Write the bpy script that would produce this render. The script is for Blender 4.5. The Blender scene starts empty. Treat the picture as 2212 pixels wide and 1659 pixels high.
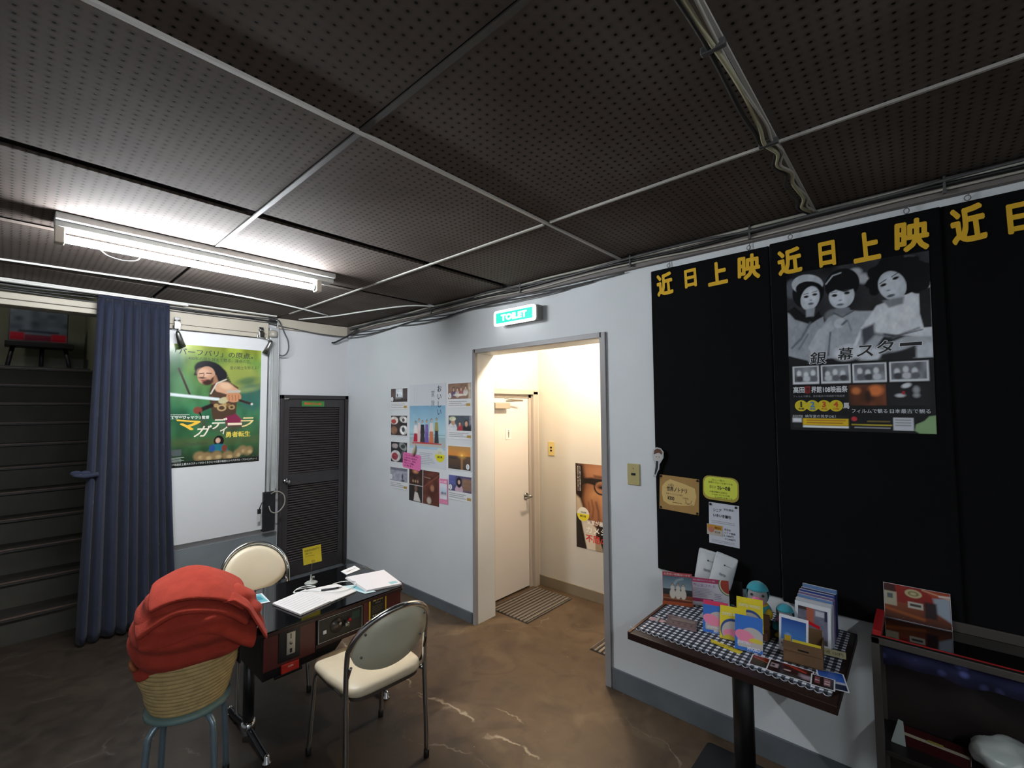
import bpy, bmesh, math, random
import numpy as np
from mathutils import Vector, Matrix, Euler
random.seed(7); rng = np.random.default_rng(7)
R = math.radians
S = bpy.context.scene

# ------------------------------------------------------------------ camera, world, exposure
cam_d = bpy.data.cameras.new('camera'); cam = bpy.data.objects.new('camera', cam_d)
S.collection.objects.link(cam); S.camera = cam
cam_d.sensor_fit = 'HORIZONTAL'; cam_d.sensor_width = 36.0
cam_d.lens = 36.0 * 976.7 / 2212.0; cam_d.clip_start = 0.02
_yaw, _pitch, _roll = R(48.0), R(3.11), R(-0.43)
_f = Vector((math.sin(_yaw)*math.cos(_pitch), math.cos(_yaw)*math.cos(_pitch), math.sin(_pitch)))
_r = Vector((math.cos(_yaw), -math.sin(_yaw), 0)); _u = _r.cross(_f)
_r2 = _r*math.cos(_roll) + _u*math.sin(_roll); _u2 = -_r*math.sin(_roll) + _u*math.cos(_roll)
cam.matrix_world = Matrix((( _r2.x, _u2.x, -_f.x, 0), (_r2.y, _u2.y, -_f.y, 0), (_r2.z, _u2.z, -_f.z, 1.55), (0, 0, 0, 1)))

world = bpy.data.worlds.new('world'); S.world = world; world.use_nodes = True
world.node_tree.nodes['Background'].inputs[0].default_value = (0.5, 0.55, 0.65, 1)
world.node_tree.nodes['Background'].inputs[1].default_value = 0.02
S.view_settings.view_transform = 'Standard'; S.view_settings.look = 'None'
S.view_settings.gamma = 1.0; S.view_settings.use_curve_mapping = False
S.view_settings.exposure = 0.0
TUBE_E = 350.0     # fluorescent tube radiance
TUBE2_E = 170.0     # weaker tube behind the viewer
BULB_W = 78.0      # warm bulb in the toilet passage (watts)
SIGN_E = 2.6
XB, YA, ZC, HB = 2.30, 4.33, 2.39, 1.96

# ------------------------------------------------------------------ materials
def lin(c):
    return tuple((x/12.92 if x <= 0.04045 else ((x+0.055)/1.055)**2.4) for x in c)
def hx(s):
    return tuple(int(s[i:i+2], 16)/255 for i in (0, 2, 4))
MATS = {}
def mat(name, col, rough=0.6, metal=0.0, spec=0.5, noise=0.0, scale=8.0, bump=0.0, bscale=60.0, trans=0.0, alpha=1.0, coat=0.0, sheen=0.0, emit=0.0, stretch=None):
    if name in MATS: return MATS[name]
    m = bpy.data.materials.new(name); m.use_nodes = True; MATS[name] = m
    nt = m.node_tree; b = nt.nodes['Principled BSDF']
    c = lin(hx(col)) if isinstance(col, str) else lin(col)
    b.inputs['Base Color'].default_value = (*c, 1); b.inputs['Roughness'].default_value = rough
    b.inputs['Metallic'].default_value = metal; b.inputs['Specular IOR Level'].default_value = spec
    b.inputs['Transmission Weight'].default_value = trans; b.inputs['Alpha'].default_value = alpha
    b.inputs['Coat Weight'].default_value = coat; b.inputs['Sheen Weight'].default_value = sheen
    if emit:
        b.inputs['Emission Color'].default_value = (*c, 1); b.inputs['Emission Strength'].default_value = emit
    if noise or bump:
        tc = nt.nodes.new('ShaderNodeTexCoord'); mp = nt.nodes.new('ShaderNodeMapping')
        nt.links.new(tc.outputs['Object'], mp.inputs[0])
        if stretch: mp.inputs['Scale'].default_value = stretch
    if noise:
        n = nt.nodes.new('ShaderNodeTexNoise'); n.inputs['Scale'].default_value = scale; n.inputs['Detail'].default_value = 6
        rp = nt.nodes.new('ShaderNodeMapRange'); rp.inputs[1].default_value = 0.3; rp.inputs[2].default_value = 0.7
        rp.inputs[3].default_value = 1-noise; rp.inputs[4].default_value = 1+noise*0.6
        mx = nt.nodes.new('ShaderNodeVectorMath'); mx.operation = 'SCALE'; mx.inputs[0].default_value = c
        nt.links.new(mp.outputs[0], n.inputs['Vector']); nt.links.new(n.outputs[0], rp.inputs[0])
        nt.links.new(rp.outputs[0], mx.inputs['Scale']); nt.links.new(mx.outputs[0], b.inputs['Base Color'])
    if bump:
        n2 = nt.nodes.new('ShaderNodeTexNoise'); n2.inputs['Scale'].default_value = bscale; n2.inputs['Detail'].default_value = 4
        bp = nt.nodes.new('ShaderNodeBump'); bp.inputs['Strength'].default_value = bump; bp.inputs['Distance'].default_value = 0.004
        nt.links.new(mp.outputs[0], n2.inputs['Vector']); nt.links.new(n2.outputs[0], bp.inputs['Height']); nt.links.new(bp.outputs[0], b.inputs['Normal'])
    return m
def ink(c):
    c = c.lower(); return mat('ink_'+c, c, 0.6)
def print_mat(gloss):
    k = 'print_gloss' if gloss else 'print_matte'
    if k in MATS: return MATS[k]
    m = bpy.data.materials.new(k); m.use_nodes = True; MATS[k] = m
    nt = m.node_tree; b = nt.nodes['Principled BSDF']; a = nt.nodes.new('ShaderNodeAttribute'); a.attribute_name = 'Col'
    nt.links.new(a.outputs['Color'], b.inputs['Base Color']); b.inputs['Roughness'].default_value = 0.22 if gloss else 0.55
    return m

M_wall = mat('painted_white_wall', 'd2d6d8', 0.6, noise=0.05, scale=2.2, bump=0.12, bscale=45)
M_passwall = mat('passage_white_wall', 'c6c1b6', 0.6, noise=0.03, scale=2.5, bump=0.1, bscale=45)
M_base = mat('grey_baseboard', '5d6266', 0.6, noise=0.2, scale=6)
M_dark = mat('black_paint', '0c0c0d', 0.45)
M_cable_w = mat('white_cable', 'a8a49a', 0.5)
M_cable_g = mat('grey_cable', '4a4a4a', 0.5)
M_cable_b = mat('black_cable', '141414', 0.45)
M_chrome = mat('chrome', 'c9c9c9', 0.14, metal=1.0)
M_steel = mat('brushed_steel', '8d8d8a', 0.35, metal=1.0)
M_paper = mat('white_paper', 'dcdcdc', 0.6)
M_glosspaper = mat('gloss_white_paper', 'dcdcdc', 0.3)

# ------------------------------------------------------------------ geometry helpers
def bm_box(bm, lo, hi, bev=0.0, mi=0):
    g = bmesh.ops.create_cube(bm, size=1.0); vs = g['verts']
    for v in vs:
        v.co = Vector([lo[i] + (v.co[i]+0.5)*(hi[i]-lo[i]) for i in range(3)])
    fs = list({f for v in vs for f in v.link_faces})
    for f in fs: f.material_index = mi
    if bev:
        es = list({e for v in vs for e in v.link_edges})
        r = bmesh.ops.bevel(bm, geom=es, offset=bev, segments=2, affect='EDGES', profile=0.5)
        for f in r['faces']: f.material_index = mi
    return bm
def box(lo, hi, bev=0.0):
    return bm_box(bmesh.new(), lo, hi, bev)
def bm_tube(bm, pts, r, n=8, cap=True, mi=0, closed=False):
    pts = [Vector(p) for p in pts]; rs = r if isinstance(r, (list, tuple)) else [r]*len(pts)
    prev = None; rings = []; N = len(pts)
    for i, p in enumerate(pts):
        if closed: t = (pts[(i+1) % N]-pts[i-1])
        else: t = (pts[min(i+1, N-1)]-pts[max(i-1, 0)])
        t.normalize()
        if prev is None:
            a = Vector((0, 0, 1)) if abs(t.z) < 0.9 else Vector((1, 0, 0)); nrm = t.cross(a).normalized()
        else:
            nrm = (prev - t*prev.dot(t)); nrm = nrm.normalized() if nrm.length > 1e-6 else t.orthogonal().normalized()
        prev = nrm; bi = t.cross(nrm)
        rings.append([bm.verts.new(p + (nrm*math.cos(2*math.pi*k/n) + bi*math.sin(2*math.pi*k/n))*rs[i]) for k in range(n)])
    fs = []
    for i in range(N if closed else N-1):
        a, b = rings[i], rings[(i+1) % N]
        for k in range(n): fs.append(bm.faces.new((a[k], a[(k+1) % n], b[(k+1) % n], b[k])))
    if cap and not closed:
        fs.append(bm.faces.new(list(reversed(rings[0])))); fs.append(bm.faces.new(rings[-1]))
    for f in fs: f.smooth = True; f.material_index = mi
    return bm
def tube(pts, r, n=8, closed=False): return bm_tube(bmesh.new(), pts, r, n, closed=closed)
def cyl(p0, p1, r, n=16): return tube([p0, p1], r, n)
def smooth_path(pts, k=6):
    pts = [Vector(p) for p in pts]; out = []
    for i in range(len(pts)-1):
        p0, p1, p2, p3 = pts[max(i-1, 0)], pts[i], pts[i+1], pts[min(i+2, len(pts)-1)]
        for j in range(k):
            t = j/k
            out.append(0.5*((2*p1)+(-p0+p2)*t+(2*p0-5*p1+4*p2-p3)*t*t+(-p0+3*p1-3*p2+p3)*t**3))
    out.append(pts[-1]); return out
def bm_lathe(bm, prof, c=(0, 0, 0), n=32):
    rings = []
    for r, z in prof:
        rings.append([bm.verts.new((c[0]+r*math.cos(2*math.pi*k/n), c[1]+r*math.sin(2*math.pi*k/n), c[2]+z)) for k in range(n)])
    for a, b in zip(rings, rings[1:]):
        for k in range(n): bm.faces.new((a[k], a[(k+1) % n], b[(k+1) % n], b[k])).smooth = True
    if prof[0][0] > 1e-4: bm.faces.new(list(reversed(rings[0])))
    if prof[-1][0] > 1e-4: bm.faces.new(rings[-1])
    bmesh.ops.remove_doubles(bm, verts=bm.verts, dist=1e-6)
    return bm
def bm_prism(bm, poly, z0, z1, mi=0):
    """extrude a polygon of (x,y) between z0 and z1"""
    a = [bm.verts.new((x, y, z0)) for x, y in poly]; b = [bm.verts.new((x, y, z1)) for x, y in poly]
    n = len(poly); fs = [bm.faces.new(list(reversed(a))), bm.faces.new(b)]
    for i in range(n): fs.append(bm.faces.new((a[i], a[(i+1) % n], b[(i+1) % n], b[i])))
    for f in fs: f.material_index = mi
    return bm
def prism(poly, z0, z1): return bm_prism(bmesh.new(), poly, z0, z1)

def finish(name, bm, m, parent=None, mw=None, bev=0, subd=0, smooth=False, solid=0):
    """mesh object from a bmesh given in the parent's local space"""
    bmesh.ops.recalc_face_normals(bm, faces=bm.faces)
    me = bpy.data.meshes.new(name); bm.to_mesh(me); bm.free()
    for x in (m if isinstance(m, (list, tuple)) else [m]): me.materials.append(x)
    if smooth:
        for p in me.polygons: p.use_smooth = True
    o = bpy.data.objects.new(name, me); S.collection.objects.link(o)
    if mw is not None: o.matrix_world = mw
    if parent: o.parent = parent
    if solid:
        md = o.modifiers.new('solidify', 'SOLIDIFY'); md.thickness = solid; md.offset = 0
    if subd:
        md = o.modifiers.new('subsurf', 'SUBSURF'); md.levels = subd; md.render_levels = subd
    if bev:
        md = o.modifiers.new('bevel', 'BEVEL'); md.width = bev; md.segments = 2; md.limit_method = 'ANGLE'
    return o
def tag(o, label=None, cat=None, group=None, kind=None):
    if label: o['label'] = label
    if cat: o['category'] = cat
    if group: o['group'] = group
    if kind: o['kind'] = kind
    return o
def thing(name, label, cat, mw=None, group=None):
    o = bpy.data.objects.new(name, None); S.collection.objects.link(o); o.empty_display_size = 0.05
    if mw is not None: o.matrix_world = mw
    return tag(o, label, cat, group)
def struct(name, bm, m, label=None, **k):
    o = finish(name, bm, m, **k); tag(o, label, None, None, 'structure'); return o
def T(x, y, z): return Matrix.Translation((x, y, z))
def frame(o, X, Y, rot=0.0):
    X = Vector(X).normalized(); Z = X.cross(Vector(Y)).normalized(); Y = Z.cross(X)
    m = Matrix(((X.x, Y.x, Z.x, o[0]), (X.y, Y.y, Z.y, o[1]), (X.z, Y.z, Z.z, o[2]), (0, 0, 0, 1)))
    return m @ Matrix.Rotation(rot, 4, 'Z')
def on_B(y0, y1, z0, z1, off=0.0, rot=0.0, x=XB):   # on the toilet wall, y0 = left edge, y1 = right edge
    return frame((x-off, (y0+y1)/2, (z0+z1)/2), (0, -1, 0), (0, 0, 1), R(rot)), abs(y0-y1), abs(z1-z0)
def on_A(x0, x1, z0, z1, off=0.0, rot=0.0, y=YA):
    return frame(((x0+x1)/2, y-off, (z0+z1)/2), (1, 0, 0), (0, 0, 1), R(rot)), abs(x1-x0), abs(z1-z0)
def flat(x, y, z, deg):                             # lying on a surface, local X turned by deg
    return T(x, y, z) @ Matrix.Rotation(R(deg), 4, 'Z')
def stand(x, y, z, deg, tilt, h):                   # upright card: deg = direction its local X points, leaning back by tilt; origin at its centre
    m = T(x, y, z) @ Matrix.Rotation(R(deg), 4, 'Z') @ Matrix.Rotation(R(90-tilt), 4, 'X')
    return m @ T(0, h/2, 0)

# ------------------------------------------------------------------ flat print painter (numpy -> colour attribute on a fine grid)
class Canvas:
    def __init__(s, w, h, nx, col='ffffff'):
        s.w, s.h = w, h; s.nx = nx; s.ny = max(2, round(nx*h/w))
        xs = np.linspace(0, 1, s.nx+1); ys = np.linspace(0, 1, s.ny+1)
        s.X, s.Y = np.meshgrid(xs, ys); s.a = h/w
        s.P = np.empty((s.ny+1, s.nx+1, 3)); s.P[:] = lin(hx(col)); s.px = 1/s.nx
    def put(s, m, c):
        c = np.array(lin(hx(c)) if isinstance(c, str) else c); s.P += (c-s.P)*np.clip(m, 0, 1)[..., None]; return s
    def rect(s, x0, y0, x1, y1, c, soft=0.6):
        k = s.px*soft
        d = np.minimum(np.minimum(s.X-x0, x1-s.X), np.minimum((s.Y-y0)*s.a, (y1-s.Y)*s.a)); return s.put(d/k+0.5, c)
    def ell(s, cx, cy, rx, ry, c, rot=0, soft=1.0, al=1.0):
        dx = s.X-cx; dy = (s.Y-cy)*s.a; t = R(rot); u = dx*math.cos(t)+dy*math.sin(t); v = -dx*math.sin(t)+dy*math.cos(t)
        ry = ry*s.a; q = np.sqrt((u/rx)**2+(v/ry)**2); return s.put(((1-q)*min(rx, ry)/(s.px*soft)+0.5).clip(0, 1)*al, c)
    def poly(s, pts, c, soft=1.0, al=1.0):
        P = [(x, y*s.a) for x, y in pts]; X, Y = s.X, s.Y*s.a; ins = np.zeros(X.shape, bool); D = np.full(X.shape, 9.0)
        for (x0, y0), (x1, y1) in zip(P, P[1:]+P[:1]):
            dx, dy = x1-x0, y1-y0; L = dx*dx+dy*dy+1e-12
            t = (((X-x0)*dx+(Y-y0)*dy)/L).clip(0, 1); D = np.minimum(D, np.hypot(X-x0-t*dx, Y-y0-t*dy))
            c1 = (y0 > Y) != (y1 > Y)
            with np.errstate(divide='ignore', invalid='ignore'): xi = (x1-x0)*(Y-y0)/(y1-y0+1e-12)+x0
            ins ^= c1 & (X < xi)
        return s.put((np.where(ins, D, -D)/(s.px*soft)+0.5).clip(0, 1)*al, c)
    def line(s, pts, wd, c, soft=1.0, al=1.0):
        P = [(x, y*s.a) for x, y in pts]; X, Y = s.X, s.Y*s.a; D = np.full(X.shape, 9.0)
        for (x0, y0), (x1, y1) in zip(P, P[1:]):
            dx, dy = x1-x0, y1-y0; L = dx*dx+dy*dy+1e-12
            t = (((X-x0)*dx+(Y-y0)*dy)/L).clip(0, 1); D = np.minimum(D, np.hypot(X-x0-t*dx, Y-y0-t*dy))
        return s.put(((wd/2-D)/(s.px*soft)+0.5).clip(0, 1)*al, c)
    def grad(s, c0, c1, y0=0, y1=1, x0=0, x1=1):
        t = ((s.Y-y0)/(y1-y0)).clip(0, 1)[..., None]; m = ((s.Y >= y0) & (s.Y <= y1) & (s.X >= x0) & (s.X <= x1))[..., None]
        s.P = np.where(m, np.array(lin(hx(c0)))*(1-t)+np.array(lin(hx(c1)))*t, s.P); return s
    def noise(s, amt, n=8, x0=0, y0=0, x1=1, y1=1, mono=True):
        g = rng.random((n+2, n+2, 1 if mono else 3))
        fx = s.X*n; fy = s.Y*n; ix = np.minimum(fx.astype(int), n-1); iy = np.minimum(fy.astype(int), n-1); u = (fx-ix)[..., None]; v = (fy-iy)[..., None]
        u = u*u*(3-2*u); v = v*v*(3-2*v)
        val = g[iy, ix]*(1-u)*(1-v)+g[iy, ix+1]*u*(1-v)+g[iy+1, ix]*(1-u)*v+g[iy+1, ix+1]*u*v
        m = ((s.Y >= y0) & (s.Y <= y1) & (s.X >= x0) & (s.X <= x1))[..., None]
        s.P = np.where(m, s.P*(1+amt*(val*2-1)), s.P).clip(0, 1); return s
    def face(s, x, y, r, skin='d9b59a', hair='1c1512', k=1.25):
        s.ell(x, y-r*0.25/s.a, r*1.12, r*1.3/s.a, hair); s.ell(x, y, r*0.82, r*1.08/s.a, skin)
        return s
def add_print(name, cv, parent, z, gloss=False, x=0.0, y=0.0, wave=None):
    nx, ny = cv.nx, cv.ny
    X = (cv.X-0.5)*cv.w+x; Y = (0.5-cv.Y)*cv.h+y
    Z = np.full(X.shape, z)
    if wave: Z = Z + wave(cv.X, cv.Y)
    co = np.stack([X, Y, Z], -1).reshape(-1, 3)
    i = np.arange((nx+1)*(ny+1)).reshape(ny+1, nx+1)
    q = np.stack([i[1:, :-1], i[1:, 1:], i[:-1, 1:], i[:-1, :-1]], -1).reshape(-1, 4)
    me = bpy.data.meshes.new(name); me.from_pydata(co.tolist(), [], q.tolist())
    a = me.color_attributes.new('Col', 'FLOAT_COLOR', 'POINT')
    c4 = np.ones((co.shape[0], 4), np.float32); c4[:, :3] = cv.P.reshape(-1, 3); a.data.foreach_set('color', c4.ravel())
    me.materials.append(print_mat(gloss)); o = bpy.data.objects.new(name, me); S.collection.objects.link(o)
    o.parent = parent; return o

# ------------------------------------------------------------------ lettering (Blender's built-in font falls back to its CJK face)
def text_mesh(s, bold=0.0, vert=False, res=2, sp=1.0):
    if bold >= 0.02:
        me = text_mesh(s, 0.0, vert, res, sp); bm = bmesh.new(); k = 8 if bold >= 0.036 else 4
        for i in range(k+1):
            n0 = len(bm.verts); bm.from_mesh(me); bm.verts.ensure_lookup_table()
            if i < k:
                a = 2*math.pi*(i+0.5)/k; d = Vector((math.cos(a), math.sin(a), 0))*bold*1.15
                for v in bm.verts[n0:]: v.co += d+Vector((0, 0, -4e-5*(i+1)))
        bm.to_mesh(me); bm.free(); return me
    cu = bpy.data.curves.new('lettering', 'FONT'); cu.body = '\n'.join(s) if vert else s
    cu.size = 1.0; cu.offset = bold; cu.resolution_u = res; cu.align_x = 'CENTER' if vert else 'LEFT'; cu.space_line = sp*0.95; cu.space_character = 1.0 if vert else sp
    cu.fill_mode = 'FRONT'
    o = bpy.data.objects.new('lettering', cu); S.collection.objects.link(o)
    dg = bpy.context.evaluated_depsgraph_get(); me = bpy.data.meshes.new_from_object(o.evaluated_get(dg))
    bpy.data.objects.remove(o); bpy.data.curves.remove(cu); return me
def text(s, parent, x0, y0, x1, y1, z, col, bold=0.0, vert=False, rot=0.0, shear=0.0, keep=False, m=None, name='lettering', sp=1.0, res=2):
    """lettering filling the box (x0,y0)-(x1,y1) (metres, y up) of the parent's face plane"""
    me = text_mesh(s, bold, vert, res, sp); n = len(me.vertices)
    if n == 0: return None
    co = np.empty(n*3, np.float32); me.vertices.foreach_get('co', co); co = co.reshape(-1, 3)
    lo, hi = co.min(0), co.max(0); w = max(hi[0]-lo[0], 1e-5); h = max(hi[1]-lo[1], 1e-5)
    sx, sy = (x1-x0)/w, (y1-y0)/h
    if keep: sx = sy = min(sx, sy)
    cx, cy = (x0+x1)/2, (y0+y1)/2
    X = (co[:, 0]-(lo[0]+hi[0])/2)*sx; Y = (co[:, 1]-(lo[1]+hi[1])/2)*sy; X = X+shear*Y
    t = R(rot); co[:, 0] = cx+X*math.cos(t)-Y*math.sin(t); co[:, 1] = cy+X*math.sin(t)+Y*math.cos(t); co[:, 2] += z
    me.vertices.foreach_set('co', co.ravel()); me.materials.clear(); me.materials.append(m or ink(col))
    o = bpy.data.objects.new(name, me); S.collection.objects.link(o); o.parent = parent; return o
def lines_print(parent, x0, y0, x1, y1, z, n, col, fill=0.35, seed=1, name='small_print'):
    """rows of tiny illegible print: one mesh of short dashes"""
    r = random.Random(seed); bm = bmesh.new(); h = (y1-y0)/n
    for i in range(n):
        x = x0; yy = y1-(i+0.5)*h; end = x1-(x1-x0)*r.random()*0.35
        while x < end:
            w = h*fill*r.uniform(0.6, 2.2); b = min(x+w, x1)
            vs = [bm.verts.new(p) for p in ((x, yy-h*fill/2, z), (b, yy-h*fill/2, z), (b, yy+h*fill/2*r.uniform(0.5, 1), z), (x, yy+h*fill/2, z))]
            bm.faces.new(vs); x = b+h*fill*r.uniform(0.25, 0.5)
    return tag(finish(name, bm, ink(col), parent), kind='stuff')
def card(name, label, cat, fr, w, h, th=0.0008, m=None, group=None, corner=0.0):
    o = thing(name, label, cat, fr, group)
    if corner:
        p = []
        for (cx, cy, a0) in ((w/2-corner, h/2-corner, 0), (-w/2+corner, h/2-corner, 90), (-w/2+corner, -h/2+corner, 180), (w/2-corner, -h/2+corner, 270)):
            for k in range(5): a = R(a0+k*22.5); p.append((cx+corner*math.cos(a), cy+corner*math.sin(a)))
        finish('sheet', prism(p, 0, th), m or M_paper, o)
    else: finish('sheet', box((-w/2, -h/2, 0), (w/2, h/2, th)), m or M_paper, o)
    return o
def blob_print(bm, cx, cy, rx, ry, z, n=20, mi=0, rot=0):
    t0 = R(rot); vs = []
    for k in range(n):
        t = 2*math.pi*k/n; x, y = rx*math.cos(t), ry*math.sin(t)
        vs.append(bm.verts.new((cx+x*math.cos(t0)-y*math.sin(t0), cy+x*math.sin(t0)+y*math.cos(t0), z)))
    f = bm.faces.new(vs); f.material_index = mi; return f
def shape(parent, pts, z, col, name='shape'):
    bm = bmesh.new(); bm.faces.new([bm.verts.new((x, y, z)) for x, y in pts]); return finish(name, bm, ink(col), parent)
def oval(parent, cx, cy, rx, ry, z, col, name='shape', rot=0):
    bm = bmesh.new(); blob_print(bm, cx, cy, rx, ry, z, 28, 0, rot); return finish(name, bm, ink(col), parent)

# ================================================================== SETTING
def floor_mat():
    m = bpy.data.materials.new('stained_concrete_floor'); m.use_nodes = True; nt = m.node_tree; b = nt.nodes['Principled BSDF']; L = nt.links.new
    g = nt.nodes.new('ShaderNodeNewGeometry')
    def noise(sc, det=6, dist=0.0):
        n = nt.nodes.new('ShaderNodeTexNoise'); n.inputs['Scale'].default_value = sc; n.inputs['Detail'].default_value = det; n.inputs['Distortion'].default_value = dist
        L(g.outputs['Position'], n.inputs['Vector']); return n
    def ramp(src, stops):
        r = nt.nodes.new('ShaderNodeValToRGB'); L(src, r.inputs[0]); e = r.color_ramp.elements
        while len(e) < len(stops): e.new(0.5)
        for k, (p, c) in enumerate(stops): e[k].position = p; e[k].color = (*lin(hx(c)), 1)
        return r
    def mix(f, a, c):
        x = nt.nodes.new('ShaderNodeMix'); x.data_type = 'RGBA'; L(f, x.inputs[0])
        for s, i in ((a, 6), (c, 7)):
            if isinstance(s, str): x.inputs[i].default_value = (*lin(hx(s)), 1)
            else: L(s, x.inputs[i])
        return x.outputs[2]
    big = noise(1.7, 5, 0.8); r1 = ramp(big.outputs[0], [(0.3, '3a2c1f'), (0.5, '54422f'), (0.72, '63503c')])
    fine = noise(14, 8, 0.3); r2 = ramp(fine.outputs[0], [(0.35, '423324'), (0.65, '5d4c3a')])
    mx = nt.nodes.new('ShaderNodeMix'); mx.data_type = 'RGBA'; mx.inputs[0].default_value = 0.4; L(r1.outputs[0], mx.inputs[6]); L(r2.outputs[0], mx.inputs[7])
    # thin pale cracks
    v = nt.nodes.new('ShaderNodeTexVoronoi'); v.feature = 'DISTANCE_TO_EDGE'; v.inputs['Scale'].default_value = 1.1
    wn = noise(3.0, 5); va = nt.nodes.new('ShaderNodeVectorMath'); va.operation = 'MULTIPLY_ADD'
    L(wn.outputs['Color'], va.inputs[0]); va.inputs[1].default_value = (0.5, 0.5, 0.5); L(g.outputs['Position'], va.inputs[2]); L(va.outputs[0], v.inputs['Vector'])
    cr = nt.nodes.new('ShaderNodeMapRange'); cr.inputs[1].default_value = 0.0; cr.inputs[2].default_value = 0.008; cr.inputs[3].default_value = 1; cr.inputs[4].default_value = 0; L(v.outputs[0], cr.inputs[0])
    br = noise(4.0, 3); bm_ = nt.nodes.new('ShaderNodeMapRange'); bm_.inputs[1].default_value = 0.5; bm_.inputs[2].default_value = 0.62; L(br.outputs[0], bm_.inputs[0])
    mu = nt.nodes.new('ShaderNodeMath'); mu.operation = 'MULTIPLY'; L(cr.outputs[0], mu.inputs[0]); L(bm_.outputs[0], mu.inputs[1])
    c1 = mix(mu.outputs[0], mx.outputs[2], '8c7f6e')
    sp = noise(38, 2); spr = nt.nodes.new('ShaderNodeMapRange'); spr.inputs[1].default_value = 0.74; spr.inputs[2].default_value = 0.78; L(sp.outputs[0], spr.inputs[0])
    c1b = c1
    sx2 = nt.nodes.new('ShaderNodeSeparateXYZ'); L(g.outputs['Position'], sx2.inputs[0])
    w1 = noise(2.6, 6); m1 = nt.nodes.new('ShaderNodeMath'); m1.operation = 'MULTIPLY_ADD'; L(w1.outputs[0], m1.inputs[0]); m1.inputs[1].default_value = 0.42; L(sx2.outputs[0], m1.inputs[2])
    m2 = nt.nodes.new('ShaderNodeMath'); m2.operation = 'SUBTRACT'; L(m1.outputs[0], m2.inputs[0]); m2.inputs[1].default_value = 1.80
    m3 = nt.nodes.new('ShaderNodeMath'); m3.operation = 'ABSOLUTE'; L(m2.outputs[0], m3.inputs[0])
    m4 = nt.nodes.new('ShaderNodeMapRange'); m4.inputs[1].default_value = 0.002; m4.inputs[2].default_value = 0.010; m4.inputs[3].default_value = 1; m4.inputs[4].default_value = 0; L(m3.outputs[0], m4.inputs[0])
    br2 = noise(9.0, 4); m5 = nt.nodes.new('ShaderNodeMapRange'); m5.inputs[1].default_value = 0.45; m5.inputs[2].default_value = 0.58; L(br2.outputs[0], m5.inputs[0])
    m6 = nt.nodes.new('ShaderNodeMath'); m6.operation = 'MULTIPLY'; L(m4.outputs[0], m6.inputs[0]); L(m5.outputs[0], m6.inputs[1])
    swn = noise(3.4, 9, 2.2); swr = nt.nodes.new('ShaderNodeMapRange'); swr.inputs[1].default_value = 0.53; swr.inputs[2].default_value = 0.70; swr.inputs[4].default_value = 0.55; L(swn.outputs[0], swr.inputs[0])
    c1s = mix(swr.outputs[0], c1b, '2e2217')
    swn2 = noise(2.3, 8, 1.6); swr2 = nt.nodes.new('ShaderNodeMapRange'); swr2.inputs[1].default_value = 0.56; swr2.inputs[2].default_value = 0.72; swr2.inputs[4].default_value = 0.5; L(swn2.outputs[0], swr2.inputs[0])
    c1t = mix(swr2.outputs[0], c1s, '7d6a52')
    c1 = mix(m6.outputs[0], c1t, '9a8d7c')
    c2 = mix(spr.outputs[0], c1, '7d7263')
    # darker oil-stained pour of concrete left of the long crack, greyer toward the far wall
    sxyz = nt.nodes.new('ShaderNodeSeparateXYZ'); L(g.outputs['Position'], sxyz.inputs[0])
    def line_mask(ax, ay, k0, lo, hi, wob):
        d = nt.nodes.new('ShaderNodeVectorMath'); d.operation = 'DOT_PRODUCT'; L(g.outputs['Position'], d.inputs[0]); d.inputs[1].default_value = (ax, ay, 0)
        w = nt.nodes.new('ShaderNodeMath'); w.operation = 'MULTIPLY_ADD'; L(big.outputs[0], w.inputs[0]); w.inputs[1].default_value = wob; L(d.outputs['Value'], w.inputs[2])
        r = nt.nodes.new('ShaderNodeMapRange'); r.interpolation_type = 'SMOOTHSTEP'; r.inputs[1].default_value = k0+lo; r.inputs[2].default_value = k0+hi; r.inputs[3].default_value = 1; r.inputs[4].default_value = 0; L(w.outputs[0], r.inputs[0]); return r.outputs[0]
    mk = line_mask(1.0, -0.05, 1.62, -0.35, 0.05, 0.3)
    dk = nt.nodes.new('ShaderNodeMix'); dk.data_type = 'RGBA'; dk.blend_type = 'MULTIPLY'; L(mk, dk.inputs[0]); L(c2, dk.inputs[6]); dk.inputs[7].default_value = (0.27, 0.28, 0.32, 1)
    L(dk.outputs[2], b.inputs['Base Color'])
    rr = nt.nodes.new('ShaderNodeMapRange'); rr.inputs[3].default_value = 0.38; rr.inputs[4].default_value = 0.62; L(fine.outputs[0], rr.inputs[0]); L(rr.outputs[0], b.inputs['Roughness'])
    bp = nt.nodes.new('ShaderNodeBump'); bp.inputs['Strength'].default_value = 0.25; bp.inputs['Distance'].default_value = 0.004; L(fine.outputs[0], bp.inputs['Height']); L(bp.outputs[0], b.inputs['Normal'])
    return m
struct('floor', box((-2.6, -2.1, -0.08), (3.4, 7.2, 0.0)), floor_mat())

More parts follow.
